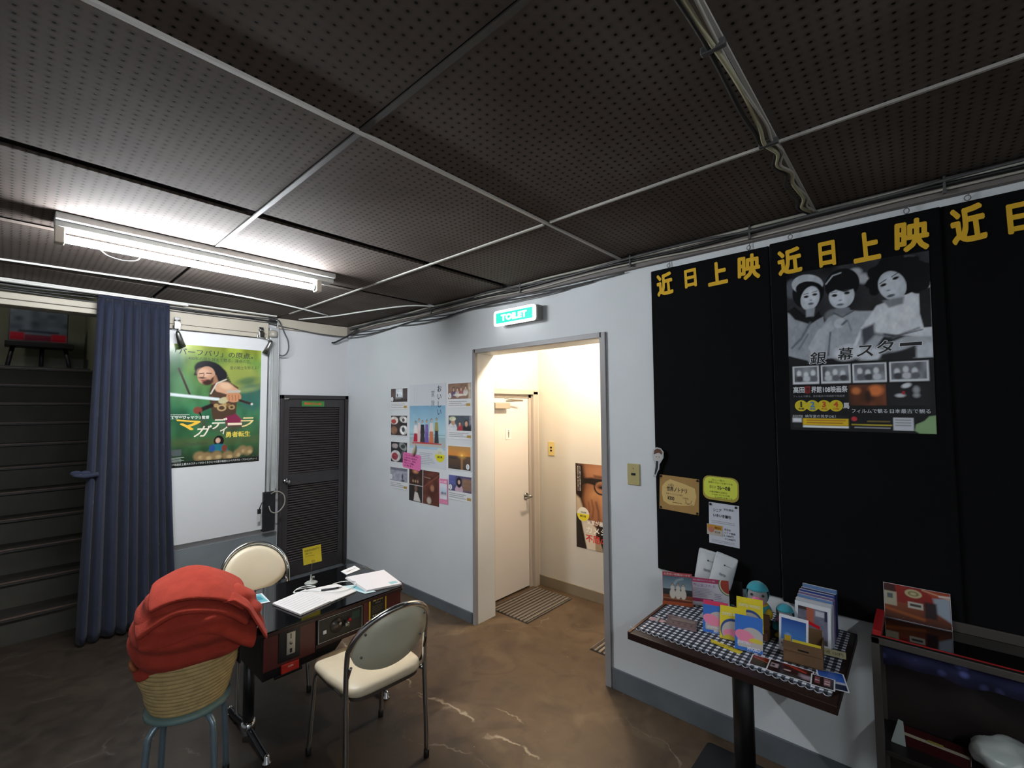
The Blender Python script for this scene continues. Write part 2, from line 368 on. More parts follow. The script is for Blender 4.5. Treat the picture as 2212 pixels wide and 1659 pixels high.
def ceil_mat():
    m = bpy.data.materials.new('perforated_board'); m.use_nodes = True; nt = m.node_tree; b = nt.nodes['Principled BSDF']; L = nt.links.new
    g = nt.nodes.new('ShaderNodeNewGeometry'); sx = nt.nodes.new('ShaderNodeSeparateXYZ'); L(g.outputs['Position'], sx.inputs[0])
    def math_(op, a, c=None, v=None):
        n = nt.nodes.new('ShaderNodeMath'); n.operation = op; L(a, n.inputs[0])
        if c is not None: L(c, n.inputs[1])
        if v is not None: n.inputs[1].default_value = v
        return n.outputs[0]
    def cell(o):
        q = math_('DIVIDE', o, v=0.0293); q = math_('FRACT', q); q = math_('SUBTRACT', q, v=0.5); return math_('POWER', math_('ABSOLUTE', q), v=2.0)
    off = nt.nodes.new('ShaderNodeMath'); off.operation = 'ADD'; off.inputs[1].default_value = 10.0; L(sx.outputs[0], off.inputs[0])
    offy = nt.nodes.new('ShaderNodeMath'); offy.operation = 'ADD'; offy.inputs[1].default_value = 10.0; L(sx.outputs[1], offy.inputs[0])
    d = math_('ADD', cell(off.outputs[0]), cell(offy.outputs[0])); d = math_('SQRT', d)
    h = nt.nodes.new('ShaderNodeMapRange'); h.inputs[1].default_value = 0.10; h.inputs[2].default_value = 0.15; h.inputs[3].default_value = 1; h.inputs[4].default_value = 0; L(d, h.inputs[0])
    n = nt.nodes.new('ShaderNodeTexNoise'); n.inputs['Scale'].default_value = 2.2; n.inputs['Detail'].default_value = 5; L(g.outputs['Position'], n.inputs['Vector'])
    r = nt.nodes.new('ShaderNodeValToRGB'); e = r.color_ramp.elements; e[0].position = 0.3; e[0].color = (*lin(hx('544a44')), 1); e[1].position = 0.7; e[1].color = (*lin(hx('6a625d')), 1); L(n.outputs[0], r.inputs[0])
    # brown dust halo round each hole
    hal = nt.nodes.new('ShaderNodeMapRange'); hal.inputs[1].default_value = 0.12; hal.inputs[2].default_value = 0.42; hal.inputs[3].default_value = 0.45; hal.inputs[4].default_value = 0; L(d, hal.inputs[0])
    m1 = nt.nodes.new('ShaderNodeMix'); m1.data_type = 'RGBA'; L(hal.outputs[0], m1.inputs[0]); L(r.outputs[0], m1.inputs[6]); m1.inputs[7].default_value = (*lin(hx('3a2d22')), 1)
    m2 = nt.nodes.new('ShaderNodeMix'); m2.data_type = 'RGBA'; L(h.outputs[0], m2.inputs[0]); L(m1.outputs[2], m2.inputs[6]); m2.inputs[7].default_value = (0.003, 0.003, 0.003, 1)
    L(m2.outputs[2], b.inputs['Base Color']); b.inputs['Roughness'].default_value = 0.9; b.inputs['Specular IOR Level'].default_value = 0.15
    bp = nt.nodes.new('ShaderNodeBump'); bp.invert = True; bp.inputs['Strength'].default_value = 0.15; bp.inputs['Distance'].default_value = 0.003; L(h.outputs[0], bp.inputs['Height']); L(bp.outputs[0], b.inputs['Normal'])
    return m
M_ceil = ceil_mat(); M_void = mat('dark_ceiling_void', '4a4441', 0.8); M_batten = mat('white_batten', 'b2aea8', 0.5)
M_batten_d = mat('grey_batten', '403c3a', 0.6)
ceil = struct('ceiling', box((-2.6, -2.1, ZC+0.035), (XB+0.2, YA+0.2, ZC+0.12)), M_void)
xs = [-2.05, -1.14, -0.23, 0.68, 1.60, XB]; ys = [-2.0, -1.53, -0.615, 0.30, 1.22, 2.08, 2.92, 3.79, YA]
gy = {2.08: 0.032, 2.92: 0.034}; gx = {0.68: 0.012}
for i in range(len(xs)-1):
    for j in range(len(ys)-1):
        a, b_ = gx.get(xs[i], 0.003), gx.get(xs[i+1], 0.003); c, d_ = gy.get(ys[j], 0.003), gy.get(ys[j+1], 0.003)
        x0, x1, y0, y1 = xs[i]+a, xs[i+1]-b_, ys[j]+c, ys[j+1]-d_; dz = random.uniform(-0.0012, 0.0)
        finish('ceiling_panel', box((x0, y0, ZC+dz), (x1, y1, ZC+0.012+dz)), M_ceil, ceil)
for (nm, lo, hi, mm) in [
    ('batten', (-2.5, 1.213, ZC-0.009), (XB, 1.223, ZC), M_batten), ('batten', (-2.5, 1.226, ZC-0.006), (XB, 1.231, ZC), M_batten),
    ('batten', (-2.5, 0.295, ZC-0.008), (XB, 0.305, ZC), M_batten), ('batten', (1.592, -2.0, ZC-0.0095), (1.601, 1.2, ZC), M_batten), ('batten', (1.603, -2.0, ZC-0.006), (1.607, 1.2, ZC), M_batten),
    ('batten', (1.593, 1.24, ZC-0.008), (1.606, YA-0.3, ZC), M_batten),
    ('batten', (0.672, 0.3, ZC-0.004), (0.690, 2.9, ZC+0.002), M_batten_d), ('batten', (-0.24, -2.0, ZC-0.006), (-0.22, 2.9, ZC), M_batten_d)]:
    finish(nm, box(lo, hi), mm, ceil)

# walls
wB = bmesh.new(); TH = 0.19
bm_box(wB, (XB, 2.43, 0), (XB+TH, YA+0.2, ZC+0.1)); bm_box(wB, (XB, -2.1, 0), (XB+TH, 1.37, ZC+0.1)); bm_box(wB, (XB, 1.37, HB), (XB+TH, 2.43, ZC+0.1))
struct('wall_right', wB, M_wall)
wA = bmesh.new(); bm_box(wA, (0.42, YA, 0), (1.65, YA+0.12, ZC+0.1)); bm_box(wA, (1.65, YA, 1.69), (XB, YA+0.12, ZC+0.1)); bm_box(wA, (0.42, YA+0.1, 0), (XB+0.1, YA+0.2, ZC+0.1))
struct('wall_back', wA, mat('white_back_wall', 'c6c6c8', 0.6, noise=0.04, scale=2, bump=0.1))
dado = bmesh.new(); bm_box(dado, (0.42, YA-0.012, 0), (1.635, YA, 0.47)); struct('trim_1', dado, mat('grey_dado', '6f7577', 0.65, noise=0.12, scale=5))
struct('wall_left', box((-2.6, -2.1, 0), (-2.5, YA+0.1, ZC+0.1)), M_wall)
struct('wall_front', box((-2.6, -2.2, 0), (XB+0.2, -2.1, ZC+0.1)), M_wall)
struct('wall_back_left', box((-2.6, YA, 0), (-0.75, YA+0.12, ZC+0.1)), M_wall)
# baseboards
struct('baseboard_right', bm_box(box((XB-0.012, 2.47, 0), (XB, YA-0.01, 0.075), 0.002), (XB-0.012, -2.0, 0), (XB, 1.33, 0.11), 0.002), M_base)
struct('baseboard_back', box((1.64, YA-0.014, 0), (XB, YA, 0.05)), M_base)
# upper mouldings
M_trimB = mat('brown_grey_moulding', '6f6864', 0.55, noise=0.1)
struct('trim_2', box((XB-0.03, -2.0, 2.315), (XB, YA, ZC-0.003), 0.003), M_trimB)
M_cream = mat('cream_beam', 'b5ac9c', 0.6, noise=0.08, scale=3)
hd = bmesh.new(); bm_box(hd, (-2.5, YA-0.05, 2.235), (0.42, YA+0.1, 2.315), 0.004); bm_box(hd, (0.42, YA-0.05, 2.19), (1.52, YA, 2.385), 0.003); bm_box(hd, (1.6, YA-0.045, 2.29), (XB-0.03, YA, 2.385), 0.003)
struct('trim_3', hd, M_cream)
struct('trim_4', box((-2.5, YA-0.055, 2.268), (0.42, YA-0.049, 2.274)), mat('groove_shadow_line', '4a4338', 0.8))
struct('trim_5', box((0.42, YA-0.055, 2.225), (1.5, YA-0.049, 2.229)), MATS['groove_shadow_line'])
# doorway frame
M_frame = mat('grey_painted_frame', '8f8c8c', 0.45)
fr = bmesh.new()
bm_box(fr, (XB-0.014, 2.425, 0), (XB+0.012, 2.455, HB+0.03), 0.002); bm_box(fr, (XB-0.014, 1.335, 0), (XB+0.012, 1.372, HB+0.03), 0.002); bm_box(fr, (XB-0.014, 1.36, HB), (XB+0.012, 2.44, HB+0.03), 0.002)
struct('trim_6', fr, M_frame)

# passage behind the doorway
PX, DY = 3.20, 2.56
ps = bmesh.new()
bm_box(ps, (PX, 0.0, 0), (PX+0.1, DY+0.4, 2.5))
struct('wall_passage_right', ps, M_passwall)
pd = bmesh.new(); bm_box(pd, (XB+TH, DY, 1.70), (PX, DY+0.1, 2.5)); bm_box(pd, (XB+TH, DY, 0), (2.545, DY+0.1, 1.70)); bm_box(pd, (3.165, DY, 0), (PX, DY+0.1, 1.70))
struct('wall_passage_back', pd, M_passwall)
struct('wall_passage_front', box((XB+TH, -0.1, 0), (PX+0.1, 0.0, 2.5)), M_passwall)
struct('wall_passage_left', bm_box(box((XB+TH, 2.43, 0), (XB+TH+0.004, DY, 2.5)), (XB+TH, 0, 0), (XB+TH+0.004, 1.37, 2.5)), M_passwall)
struct('ceiling_passage', box((XB+TH, -0.1, 2.36), (PX+0.1, DY+0.1, 2.5)), M_passwall)
struct('baseboard_passage', box((PX-0.012, 0, 0), (PX, DY, 0.085), 0.002), mat('brown_baseboard', '7c6f5c', 0.6))
# toilet door
M_door = mat('pale_grey_door', 'd8d3cf', 0.45); M_dfr = mat('door_frame_beige', 'b0a79d', 0.45)
d2 = tag(bpy.data.objects.new('door_2', None), 'pale grey toilet door with a lever handle', None, None, 'structure'); S.collection.objects.link(d2)
f = bmesh.new(); bm_box(f, (3.115, DY-0.012, 0), (3.178, DY+0.06, 1.70), 0.002); bm_box(f, (2.53, DY-0.012, 0), (2.575, DY+0.06, 1.70), 0.002); bm_box(f, (2.53, DY-0.012, 1.672), (3.178, DY+0.06, 1.715), 0.002)
bm_box(f, (3.085, DY+0.02, 0), (3.115, DY+0.06, 1.672)); bm_box(f, (2.575, DY+0.02, 1.645), (3.115, DY+0.06, 1.672))
finish('door_frame', f, M_dfr, d2)
finish('door_leaf', box((2.58, DY+0.03, 0.012), (3.085, DY+0.065, 1.645), 0.002), M_door, d2)
c = bmesh.new(); bm_box(c, (2.62, DY-0.02, 1.55), (2.80, DY+0.03, 1.60), 0.004); bm_tube(c, [(2.76, DY-0.01, 1.612), (2.93, DY-0.045, 1.618)], 0.007); bm_tube(c, [(2.93, DY-0.045, 1.618), (2.72, DY-0.03, 1.635)], 0.006)
finish('door_closer', c, mat('closer_metal', 'b9b0a2', 0.35, metal=0.6), d2)
hdl = bmesh.new(); bm_tube(hdl, [(3.045, DY+0.03, 0.79), (3.045, DY-0.035, 0.79)], 0.011, 12); bm_tube(hdl, smooth_path([(3.05, DY-0.035, 0.79), (2.99, DY-0.045, 0.79), (2.95, DY-0.035, 0.786)]), 0.009, 10); bm_tube(hdl, [(3.045, DY+0.03, 0.79), (3.045, DY+0.022, 0.79)], 0.026, 20)
finish('door_handle', hdl, M_steel, d2)
o = card('person_sign', 'small white plate with a person symbol on the toilet door', 'sign', on_A(2.79, 2.86, 1.30, 1.375, 0, 0, DY+0.0295)[0], 0.068, 0.09, 0.003, M_paper)
bm = bmesh.new(); blob_print(bm, 0, 0.026, 0.006, 0.006, 0.0036, 14); bm_prism(bm, [(-0.008, 0.017), (0.008, 0.017), (0.006, -0.005), (0.004, -0.032), (-0.004, -0.032), (-0.006, -0.005)], 0.0032, 0.0036); finish('symbol', bm, ink('6b5f52'), o)
# mats
def mat_stripes():
    m = bpy.data.materials.new('ribbed_mat'); m.use_nodes = True; nt = m.node_tree; b = nt.nodes['Principled BSDF']
    tc = nt.nodes.new('ShaderNodeTexCoord'); w = nt.nodes.new('ShaderNodeTexWave'); w.bands_direction = 'Y'; w.inputs['Scale'].default_value = 9; w.inputs['Distortion'].default_value = 0.6; w.inputs['Detail'].default_value = 2
    r = nt.nodes.new('ShaderNodeValToRGB'); e = r.color_ramp.elements; e[0].color = (*lin(hx('3f3731')), 1); e[1].color = (*lin(hx('837a70')), 1); e[0].position = 0.2
    nt.links.new(tc.outputs['Object'], w.inputs['Vector']); nt.links.new(w.outputs[0], r.inputs[0]); nt.links.new(r.outputs[0], b.inputs['Base Color']); b.inputs['Roughness'].default_value = 0.95; return m
M_rib = mat_stripes()
def door_mat(label, x0, y0, x1, y1):
    o = thing('door_mat', label, 'mat', T((x0+x1)/2, (y0+y1)/2, 0), 'ribbed mats in the passage'); w, h = x1-x0, y1-y0
    bm = bmesh.new(); n = 22
    finish('backing', box((-w/2, -h/2, 0.0), (w/2, h/2, 0.004)), mat('mat_backing', '332d29', 0.9), o)
    for k in range(n):
        a = -h/2+h*k/n; bm_box(bm, (-w/2+0.004, a+0.002, 0.003), (w/2-0.004, a+h/n-0.002, 0.010), 0.002)
    tag(finish('ribbing', bm, M_rib, o), kind='stuff')
door_mat('grey brown ribbed mat lying right in front of the toilet door', 2.55, 2.165, 3.11, 2.54)
door_mat('grey brown ribbed mat half hidden by the right doorway jamb', 2.55, 1.05, 3.02, 1.64)
# passage lamp
lp = thing('ceiling_lamp', 'warm round bulb lamp on the passage ceiling above the doorway', 'lamp', T(2.72, 1.80, 2.36))
finish('lamp_base', bm_lathe(bmesh.new(), [(0.05, 0), (0.05, -0.02), (0.02, -0.05), (0.02, -0.09)], n=20), mat('lamp_base_white', 'd0ccc0', 0.5), lp)
lm = bmesh.new(); bmesh.ops.create_uvsphere(lm, u_segments=16, v_segments=10, radius=0.045, matrix=T(0, 0, -0.13))
bulb_m = bpy.data.materials.new('warm_bulb'); bulb_m.use_nodes = True; bb = bulb_m.node_tree.nodes['Principled BSDF']; bb.inputs['Emission Color'].default_value = (1.0, 0.80, 0.58, 1); bb.inputs['Emission Strength'].default_value = BULB_W/(math.pi*4*math.pi*0.045**2)
finish('bulb', lm, bulb_m, lp, smooth=True)

# staircase up to the left
M_step = mat('dark_wood_step', '201c18', 0.6, noise=0.25, scale=6, bump=0.2); M_riser = mat('stair_riser', '2a2720', 0.75, noise=0.25, scale=5)
M_nose = mat('worn_nosing', '4a3830', 0.5)
stair = tag(bpy.data.objects.new('staircase', None), 'dark wooden staircase rising behind the curtain', None, None, 'structure'); S.collection.objects.link(stair)
for k in range(11):
    y = 4.56+0.222*k; z = 0.182*(k+1)
    finish('riser', box((-0.72, y+0.012, z-0.182 if k else 0), (0.60, y+0.03, z-0.02)), M_riser, stair)
    finish('tread', box((-0.72, y-0.008, z-0.022), (0.60, y+0.25, z), 0.003), M_step, stair)
    finish('nosing', box((-0.72, y-0.012, z-0.006), (0.60, y+0.008, z+0.003), 0.0015), M_nose, stair)
struct('floor_landing', box((-0.8, 6.99, 1.93), (0.62, 8.2, 2.0)), M_step)
M_stw = mat('dim_greenish_wall', '77776a', 0.7, noise=0.1, scale=2)
struct('wall_stair_right', box((0.60, YA+0.20, 0), (0.64, 8.0, 3.3)), M_stw)
struct('wall_stair_left', box((-0.78, YA+0.1, 0), (-0.72, 8.0, 3.3)), M_stw)
struct('wall_stair_back', box((-0.8, 7.75, 1.9), (0.7, 7.85, 3.3)), M_stw)
struct('ceiling_stair', box((-0.8, YA+0.1, 3.2), (0.7, 8.0, 3.3)), M_stw)
struct('wall_above_stair', box((-0.8, YA+0.0, ZC-0.0), (0.7, YA+0.12, 3.3)), M_stw)
struct('trim_7', box((-0.72, 6.98, 2.0), (0.60, 7.0, 2.035)), mat('dark_sill', '1e1b1a', 0.6))

# ================================================================== WALL A (back wall) OBJECTS
# fluorescent lamp
fl = thing('ceiling_light', 'long white fluorescent tube batten glowing on the ceiling', 'light', T(0.70, 2.72, ZC))
b_ = bmesh.new(); bm_prism(b_, [(-0.60, -0.075), (0.62, -0.075), (0.62, 0.05), (-0.60, 0.05)], -0.03, 0.0)
bm_prism(b_, [(-0.60, -0.05), (0.62, -0.05), (0.62, 0.04), (-0.60, 0.04)], -0.055, -0.03)
finish('housing', b_, mat('white_lamp_housing', 'd6d6d2', 0.4), fl, bev=0.004)
tm = bpy.data.materials.new('fluorescent_tube'); tm.use_nodes = True; tb = tm.node_tree.nodes['Principled BSDF']; tb.inputs['Emission Color'].default_value = (0.90, 0.95, 1.0, 1); tb.inputs['Emission Strength'].default_value = TUBE_E; tb.inputs['Base Color'].default_value = (0.9, 0.9, 0.9, 1)
finish('tube', tube([(-0.565, -0.02, -0.098), (0.515, -0.02, -0.098)], 0.0165, 16), tm, fl)
for sx_ in (-0.583, 0.531):
    finish('socket', box((sx_-0.016, -0.045, -0.122), (sx_+0.016, 0.005, -0.03), 0.004), mat('lamp_socket', 'cfc8bb', 0.5), fl)
finish('cap_ring', tube([(0.505, -0.02, -0.098), (0.515, -0.02, -0.098)], 0.018, 16), mat('tube_end', 'a9a9a9', 0.3, metal=0.8), fl)
finish('pull_cord', tube(smooth_path([(-0.46, -0.03, -0.11), (-0.43, -0.04, -0.14), (-0.38, -0.045, -0.152), (-0.33, -0.04, -0.14), (-0.31, -0.03, -0.11)]), 0.0025, 6), mat('white_cord', 'd8d8d4', 0.5), fl)
finish('screw', bm_lathe(bmesh.new(), [(0.0, -0.06), (0.006, -0.0595), (0.008, -0.055)], (0.0, -0.03, 0), 12), M_chrome, fl)

fl2 = thing('ceiling_light', 'second fluorescent batten lamp on the ceiling behind the viewer', 'light', T(-0.5, -1.07, ZC))
finish('housing', bm_prism(bmesh.new(), [(-0.60, -0.05), (0.62, -0.05), (0.62, 0.05), (-0.60, 0.05)], -0.055, 0.0), MATS['white_lamp_housing'], fl2, bev=0.004)
tm2 = tm.copy(); tm2.name = 'fluorescent_tube_dim'; tm2.node_tree.nodes['Principled BSDF'].inputs['Emission Strength'].default_value = TUBE2_E
finish('tube', tube([(-0.565, 0, -0.098), (0.515, 0, -0.098)], 0.0165, 16), tm2, fl2)
for sx_ in (-0.583, 0.531): finish('socket', box((sx_-0.016, -0.02, -0.122), (sx_+0.016, 0.02, -0.05), 0.004), MATS['lamp_socket'], fl2)

# white display board and its poster
bd = thing('display_board', 'large white board hung on the back wall behind the green film poster', 'board', T(1.155, YA-0.045, 1.35))
finish('panel', box((-0.36, 0, -0.83), (0.365, 0.02, 0.83), 0.002), mat('white_board', 'cfcfcf', 0.45), bd)
for z in (-0.7, 0.75): finish('batten', box((-0.33, 0.02, z-0.02), (0.34, 0.045, z+0.02)), mat('pine_batten', '9c8a6c', 0.7), bd)
PW, PH = 0.665, 0.962
fr_, _, _ = on_A(0.80, 1.465, 1.112, 2.074, 0.0, 0, YA-0.0455)
po = card('film_poster', 'green film poster of a bearded warrior pointing a sword', 'poster', fr_, PW, PH, 0.001, M_glosspaper)
c = Canvas(PW, PH, 150, '2c5a45')
c.grad('8f9a35', '6a8a3f', 0, 0.12); c.grad('6a8a3f', '2f6b4a', 0.12, 0.55); c.grad('2f6b4a', '33603a', 0.55, 0.78); c.grad('33603a', '1c2219', 0.78, 1)
c.noise(0.35, 7); c.noise(0.25, 16)
c.ell(0.75, 0.25, 0.26, 0.13, '9aa04c', 15, 14, 0.7); c.ell(0.9, 0.42, 0.16, 0.12, '1f5a56', 0, 12, 0.8); c.ell(0.06, 0.2, 0.10, 0.25, '1f4f3a', 0, 12, 0.8)
c.ell(0.16, 0.35, 0.12, 0.1, '5f8a62', 0, 14, 0.6); c.ell(0.84, 0.28, 0.12, 0.03, '2e5a44', -15, 6, 0.7); c.ell(0.85, 0.36, 0.13, 0.02, '84955a', -12, 5, 0.7)
c.line([(0.11, 0.20), (0.225, 0.41)], 0.022, '3a2c2a')
# warrior
c.ell(0.42, 0.20, 0.16, 0.075, '15161b', 14, 2); c.ell(0.52, 0.235, 0.09, 0.06, '15161b', 40, 2)
for q in range(7): c.line([(0.50+0.01*q, 0.20+0.012*q), (0.60+0.012*q, 0.22+0.018*q)], 0.014, '1b1c22', 2)
for q in range(5): c.line([(0.30+0.01*q, 0.18), (0.265+0.008*q, 0.245)], 0.012, '1b1c22', 2)
c.poly([(0.40, 0.28), (0.49, 0.24), (0.52, 0.30), (0.46, 0.33)], '9a6e54', 2)
c.ell(0.388, 0.248, 0.092, 0.078, 'b98d72', 10); c.ell(0.36, 0.225, 0.065, 0.035, 'd5ac90', 10, 5, 0.8); c.ell(0.40, 0.305, 0.055, 0.025, '3a221b', -10, 3); c.ell(0.345, 0.268, 0.035, 0.007, '2a1a17', 0, 2); c.poly([(0.44, 0.27), (0.475, 0.25), (0.46, 0.30), (0.42, 0.315)], '3a221b', 3)
c.line([(0.315, 0.235), (0.36, 0.23)], 0.012, '3a211b'); c.line([(0.39, 0.228), (0.44, 0.228)], 0.012, '3a211b'); c.line([(0.365, 0.24), (0.355, 0.262)], 0.010, '8f5f4a'); c.ell(0.36, 0.29, 0.028, 0.006, '8e4a42')
c.poly([(0.44, 0.33), (0.58, 0.27), (0.74, 0.34), (0.72, 0.56), (0.70, 0.63), (0.47, 0.62), (0.42, 0.42)], '4a3629', 2)
c.poly([(0.47, 0.35), (0.52, 0.30), (0.62, 0.30), (0.74, 0.36), (0.72, 0.42), (0.60, 0.40), (0.5, 0.38)], 'c79a7b', 2); c.ell(0.60, 0.33, 0.07, 0.03, 'dcb596', 15, 5, 0.8)
for k in range(5): c.ell(0.50+0.045*k, 0.50+0.012*math.sin(k*2), 0.028, 0.016, ['a8895a', '7a5b3a'][k % 2], 20*k); 
c.ell(0.56, 0.52, 0.05, 0.028, 'b79a6b'); c.ell(0.56, 0.52, 0.032, 0.017, '4a3629'); c.ell(0.67, 0.515, 0.035, 0.02, 'a8895a'); c.ell(0.67, 0.515, 0.02, 0.01, '3e2c22')
c.line([(0.44, 0.40), (0.50, 0.31), (0.60, 0.275)], 0.014, 'c9c6b8')
c.poly([(0.0, 0.395), (0.53, 0.435), (0.56, 0.455), (0.50, 0.458), (0.0, 0.42)], 'c8d2d2', 1.2); c.line([(0.0, 0.405), (0.52, 0.447)], 0.006, 'eef2f0')
c.ell(0.58, 0.455, 0.06, 0.026, 'b9b089', -20); c.ell(0.69, 0.425, 0.085, 0.048, 'c08560'); 
for k in range(4): c.line([(0.635+0.036*k, 0.41), (0.64+0.036*k, 0.455)], 0.006, '7a4630')
c.line([(0.63, 0.38), (0.75, 0.375)], 0.035, 'b5aa9c'); c.line([(0.76, 0.455), (0.89, 0.485)], 0.03, '2c1c1e'); c.ell(0.90, 0.487, 0.014, 0.01, 'd9d2c8')
c.line([(0.33, 0.54), (0.45, 0.50)], 0.05, '231a1a', 2); c.ell(0.31, 0.54, 0.045, 0.03, '7c3d31'); c.line([(0.33, 0.56), (0.36, 0.61)], 0.02, '1c1512')
c.poly([(0.60, 0.60), (0.72, 0.57), (0.80, 0.63), (0.78, 0.68), (0.62, 0.68)], '7c2545', 3); c.poly([(0.18, 0.60), (0.4, 0.6), (0.42, 0.68), (0.85, 0.64), (0.86, 0.69), (0.6, 0.75), (0.2, 0.64)], '4a3030', 10, 0.5)
# lower scene
c.ell(0.5, 0.80, 0.5, 0.03, '4f5a34', 0, 10, 0.8)
c.ell(0.54, 0.80, 0.055, 0.045, '1a1414'); c.ell(0.53, 0.797, 0.026, 0.022, 'd0a58c'); c.poly([(0.43, 0.88), (0.46, 0.835), (0.53, 0.825), (0.61, 0.835), (0.65, 0.89)], '1f6d7c', 2); c.ell(0.47, 0.86, 0.03, 0.03, '2a4d8a'); c.ell(0.60, 0.865, 0.03, 0.03, '7a3b2a')
for (x, y, r_) in [(0.34, 0.92, 0.06), (0.42, 0.93, 0.06), (0.52, 0.925, 0.06), (0.64, 0.93, 0.06), (0.80, 0.89, 0.05), (0.74, 0.92, 0.04), (0.87, 0.9, 0.05)]:
    c.ell(x, y, r_, 0.04, '8f7550', 30*x, 4, 0.9); c.ell(x+0.02, y+0.01, r_*0.5, 0.015, 'c7ad7c', 0, 3, 0.7)
c.grad('1a201c', '0c0e0d', 0.955, 1); c.rect(0.04, 0.855, 0.16, 0.905, '4f5657', 2)
def pwave(X, Y): return 0.0016*np.sin(Y*9+X*3)*np.exp(-X*2.2) + 0.002
add_print('print', c, po, 0.001, True, wave=lambda X, Y: 0.0008+0*X)
def pt(o, W_, H_, s, u0, v0, u1, v1, z, col, **k):  # text box in fractions (v down)
    return text(s, o, (u0-0.5)*W_, (0.5-v1)*H_, (u1-0.5)*W_, (0.5-v0)*H_, z, col, **k)
G_ = lambda *a, **k: pt(po, PW, PH, *a, **k)
G_('「バーフバリ」の原点。', 0.07, 0.032, 0.90, 0.085, 0.0026, '23261c', bold=0.012)
G_('400年の時を越えて甦る、運命の恋。', 0.20, 0.094, 0.88, 0.124, 0.0026, '23261c')
G_('愛の戦士を称えよ！', 0.64, 0.15, 0.97, 0.18, 0.0026, '2a2e1c', rot=4)
G_('S.S.ラージャマウリ監督', 0.03, 0.585, 0.43, 0.612, 0.0026, 'e8ebe2', bold=0.02)
G_('マ', 0.10, 0.62, 0.34, 0.70, 0.0030, 'e5b52c', bold=0.03, rot=-6); G_('ガ', 0.30, 0.665, 0.44, 0.76, 0.0030, 'e6d9c6', bold=0.02, shear=0.4)
G_('デ', 0.46, 0.605, 0.61, 0.70, 0.0030, 'e6d9c6', bold=0.02, shear=0.3); G_('ィ', 0.55, 0.68, 0.62, 0.745, 0.0030, 'e6d9c6', bold=0.02, shear=0.2)
G_('ー', 0.63, 0.65, 0.79, 0.672, 0.0030, 'ead7b8', bold=0.03); G_('ラ', 0.77, 0.605, 0.92, 0.69, 0.0030, 'e8cf8c', bold=0.02, shear=0.3)
G_('勇者転生', 0.61, 0.725, 0.89, 0.775, 0.0030, 'e0c64e', bold=0.03)
G_('Magadheera', 0.20, 0.80, 0.42, 0.835, 0.0026, '26301f', shear=0.3)
G_('インド映画史上最大のスタッフがおくるひとつの愛の輪廻のスペクタクル・アドベンチャー！', 0.03, 0.965, 0.97, 0.985, 0.0026, 'd9dcd6')
lines_print(po, -0.31, -0.44, -0.2, -0.40, 0.0026, 5, 'c7ccc7', seed=3)
lines_print(po, -0.32, -0.09, -0.17, -0.065, 0.0026, 2, 'd7ddd2', seed=4)

def clip_lamp(label, x, z0, hx_, hz, tx, tz):
    o = thing('clip_lamp', label, 'lamp', T(x, YA-0.06, z0), 'chrome clip spotlights above the green poster')
    b = bmesh.new(); bm_box(b, (-0.018, -0.03, 0.005), (0.018, -0.022, 0.075), 0.002); bm_box(b, (-0.026, -0.02, -0.02), (0.026, 0.012, 0.012), 0.003); bm_tube(b, [(-0.02, -0.026, 0.05), (0.02, -0.026, 0.05)], 0.008, 10); bm_box(b, (-0.02, -0.052, -0.018), (0.02, -0.045, 0.03), 0.002)
    finish('clamp', b, M_chrome, o)
    finish('stem', tube(smooth_path([(0, -0.035, -0.01), (hx_*0.5, -0.06, hz*0.6), (hx_, -0.07, hz)]), 0.005, 8), M_chrome, o)
    d = (Vector((tx, -0.03, tz))-Vector((hx_, -0.07, hz))); L = d.length; d.normalize(); p = Vector((hx_, -0.07, hz))
    h = bm_tube(bmesh.new(), [p, p+d*0.02, p+d*0.06, p+d*L], [0.010, 0.017, 0.020, 0.027], 20)
    finish('lamp_head', h, M_steel, o)
    return o
clip_lamp('chrome clip spotlight above the left corner of the green poster', 0.845, 2.20, -0.005, -0.04, 0.035, -0.15)
clip_lamp('chrome clip spotlight beside the duct at the right of the green poster', 1.447, 2.20, 0.07, -0.04, 0.035, -0.155)
# duct and cords
dc = thing('cable_duct', 'tall pale grey duct between the white board and the louvred door', 'duct', T(1.565, YA-0.03, 1.5))
finish('cover', box((-0.036, -0.03, -0.67), (0.036, 0.03, 0.79), 0.006), mat('grey_duct', 'a3a5a4', 0.35, noise=0.12, scale=5), dc)
finish('rib', tube([(-0.012, -0.034, -0.65), (-0.012, -0.034, 0.66)], 0.006, 8), mat('grey_duct_light', 'b4b5b4', 0.35), dc)
finish('knob', bm_lathe(bmesh.new(), [(0.028, 0), (0.036, 0.012), (0.036, 0.05), (0.02, 0.06)], (-0.02, -0.055, 0.70), 16), mat('duct_cap', '9c968a', 0.4), dc)
tag(finish('junction_box', box((1.50, YA-0.07, 0.50), (1.60, YA-0.02, 0.84), 0.006), mat('black_plastic', '15161a', 0.4)), 'black socket box below the pale grey duct', 'socket box')
tag(finish('power_cord', tube(smooth_path([(1.56, YA-0.075, 0.82), (1.60, YA-0.10, 0.84), (1.655, YA-0.11, 0.80), (1.655, YA-0.12, 0.72), (1.60, YA-0.12, 0.66), (1.555, YA-0.10, 0.67), (1.54, YA-0.09, 0.72)]), 0.005, 8), mat('beige_cord', '8f897e', 0.5)), 'looped beige power cord hanging below the grey duct', 'cord')
pc = thing('plug_cord', 'black cord with a plug hanging at the white board corner', 'cord', T(1.47, YA-0.08, 0.70))
finish('cord', tube(smooth_path([(0.04, 0.0, 0.08), (0.01, -0.01, 0.05), (-0.005, 0, 0.0)]), 0.004), M_cable_b, pc); finish('plug', box((-0.018, -0.01, -0.035), (0.008, 0.012, 0.005), 0.004), M_cable_b, pc)
finish('tag', box((-0.022, -0.006, -0.10), (0.004, -0.004, -0.035)), mat('tag_pale', 'b8bab6', 0.5), pc)
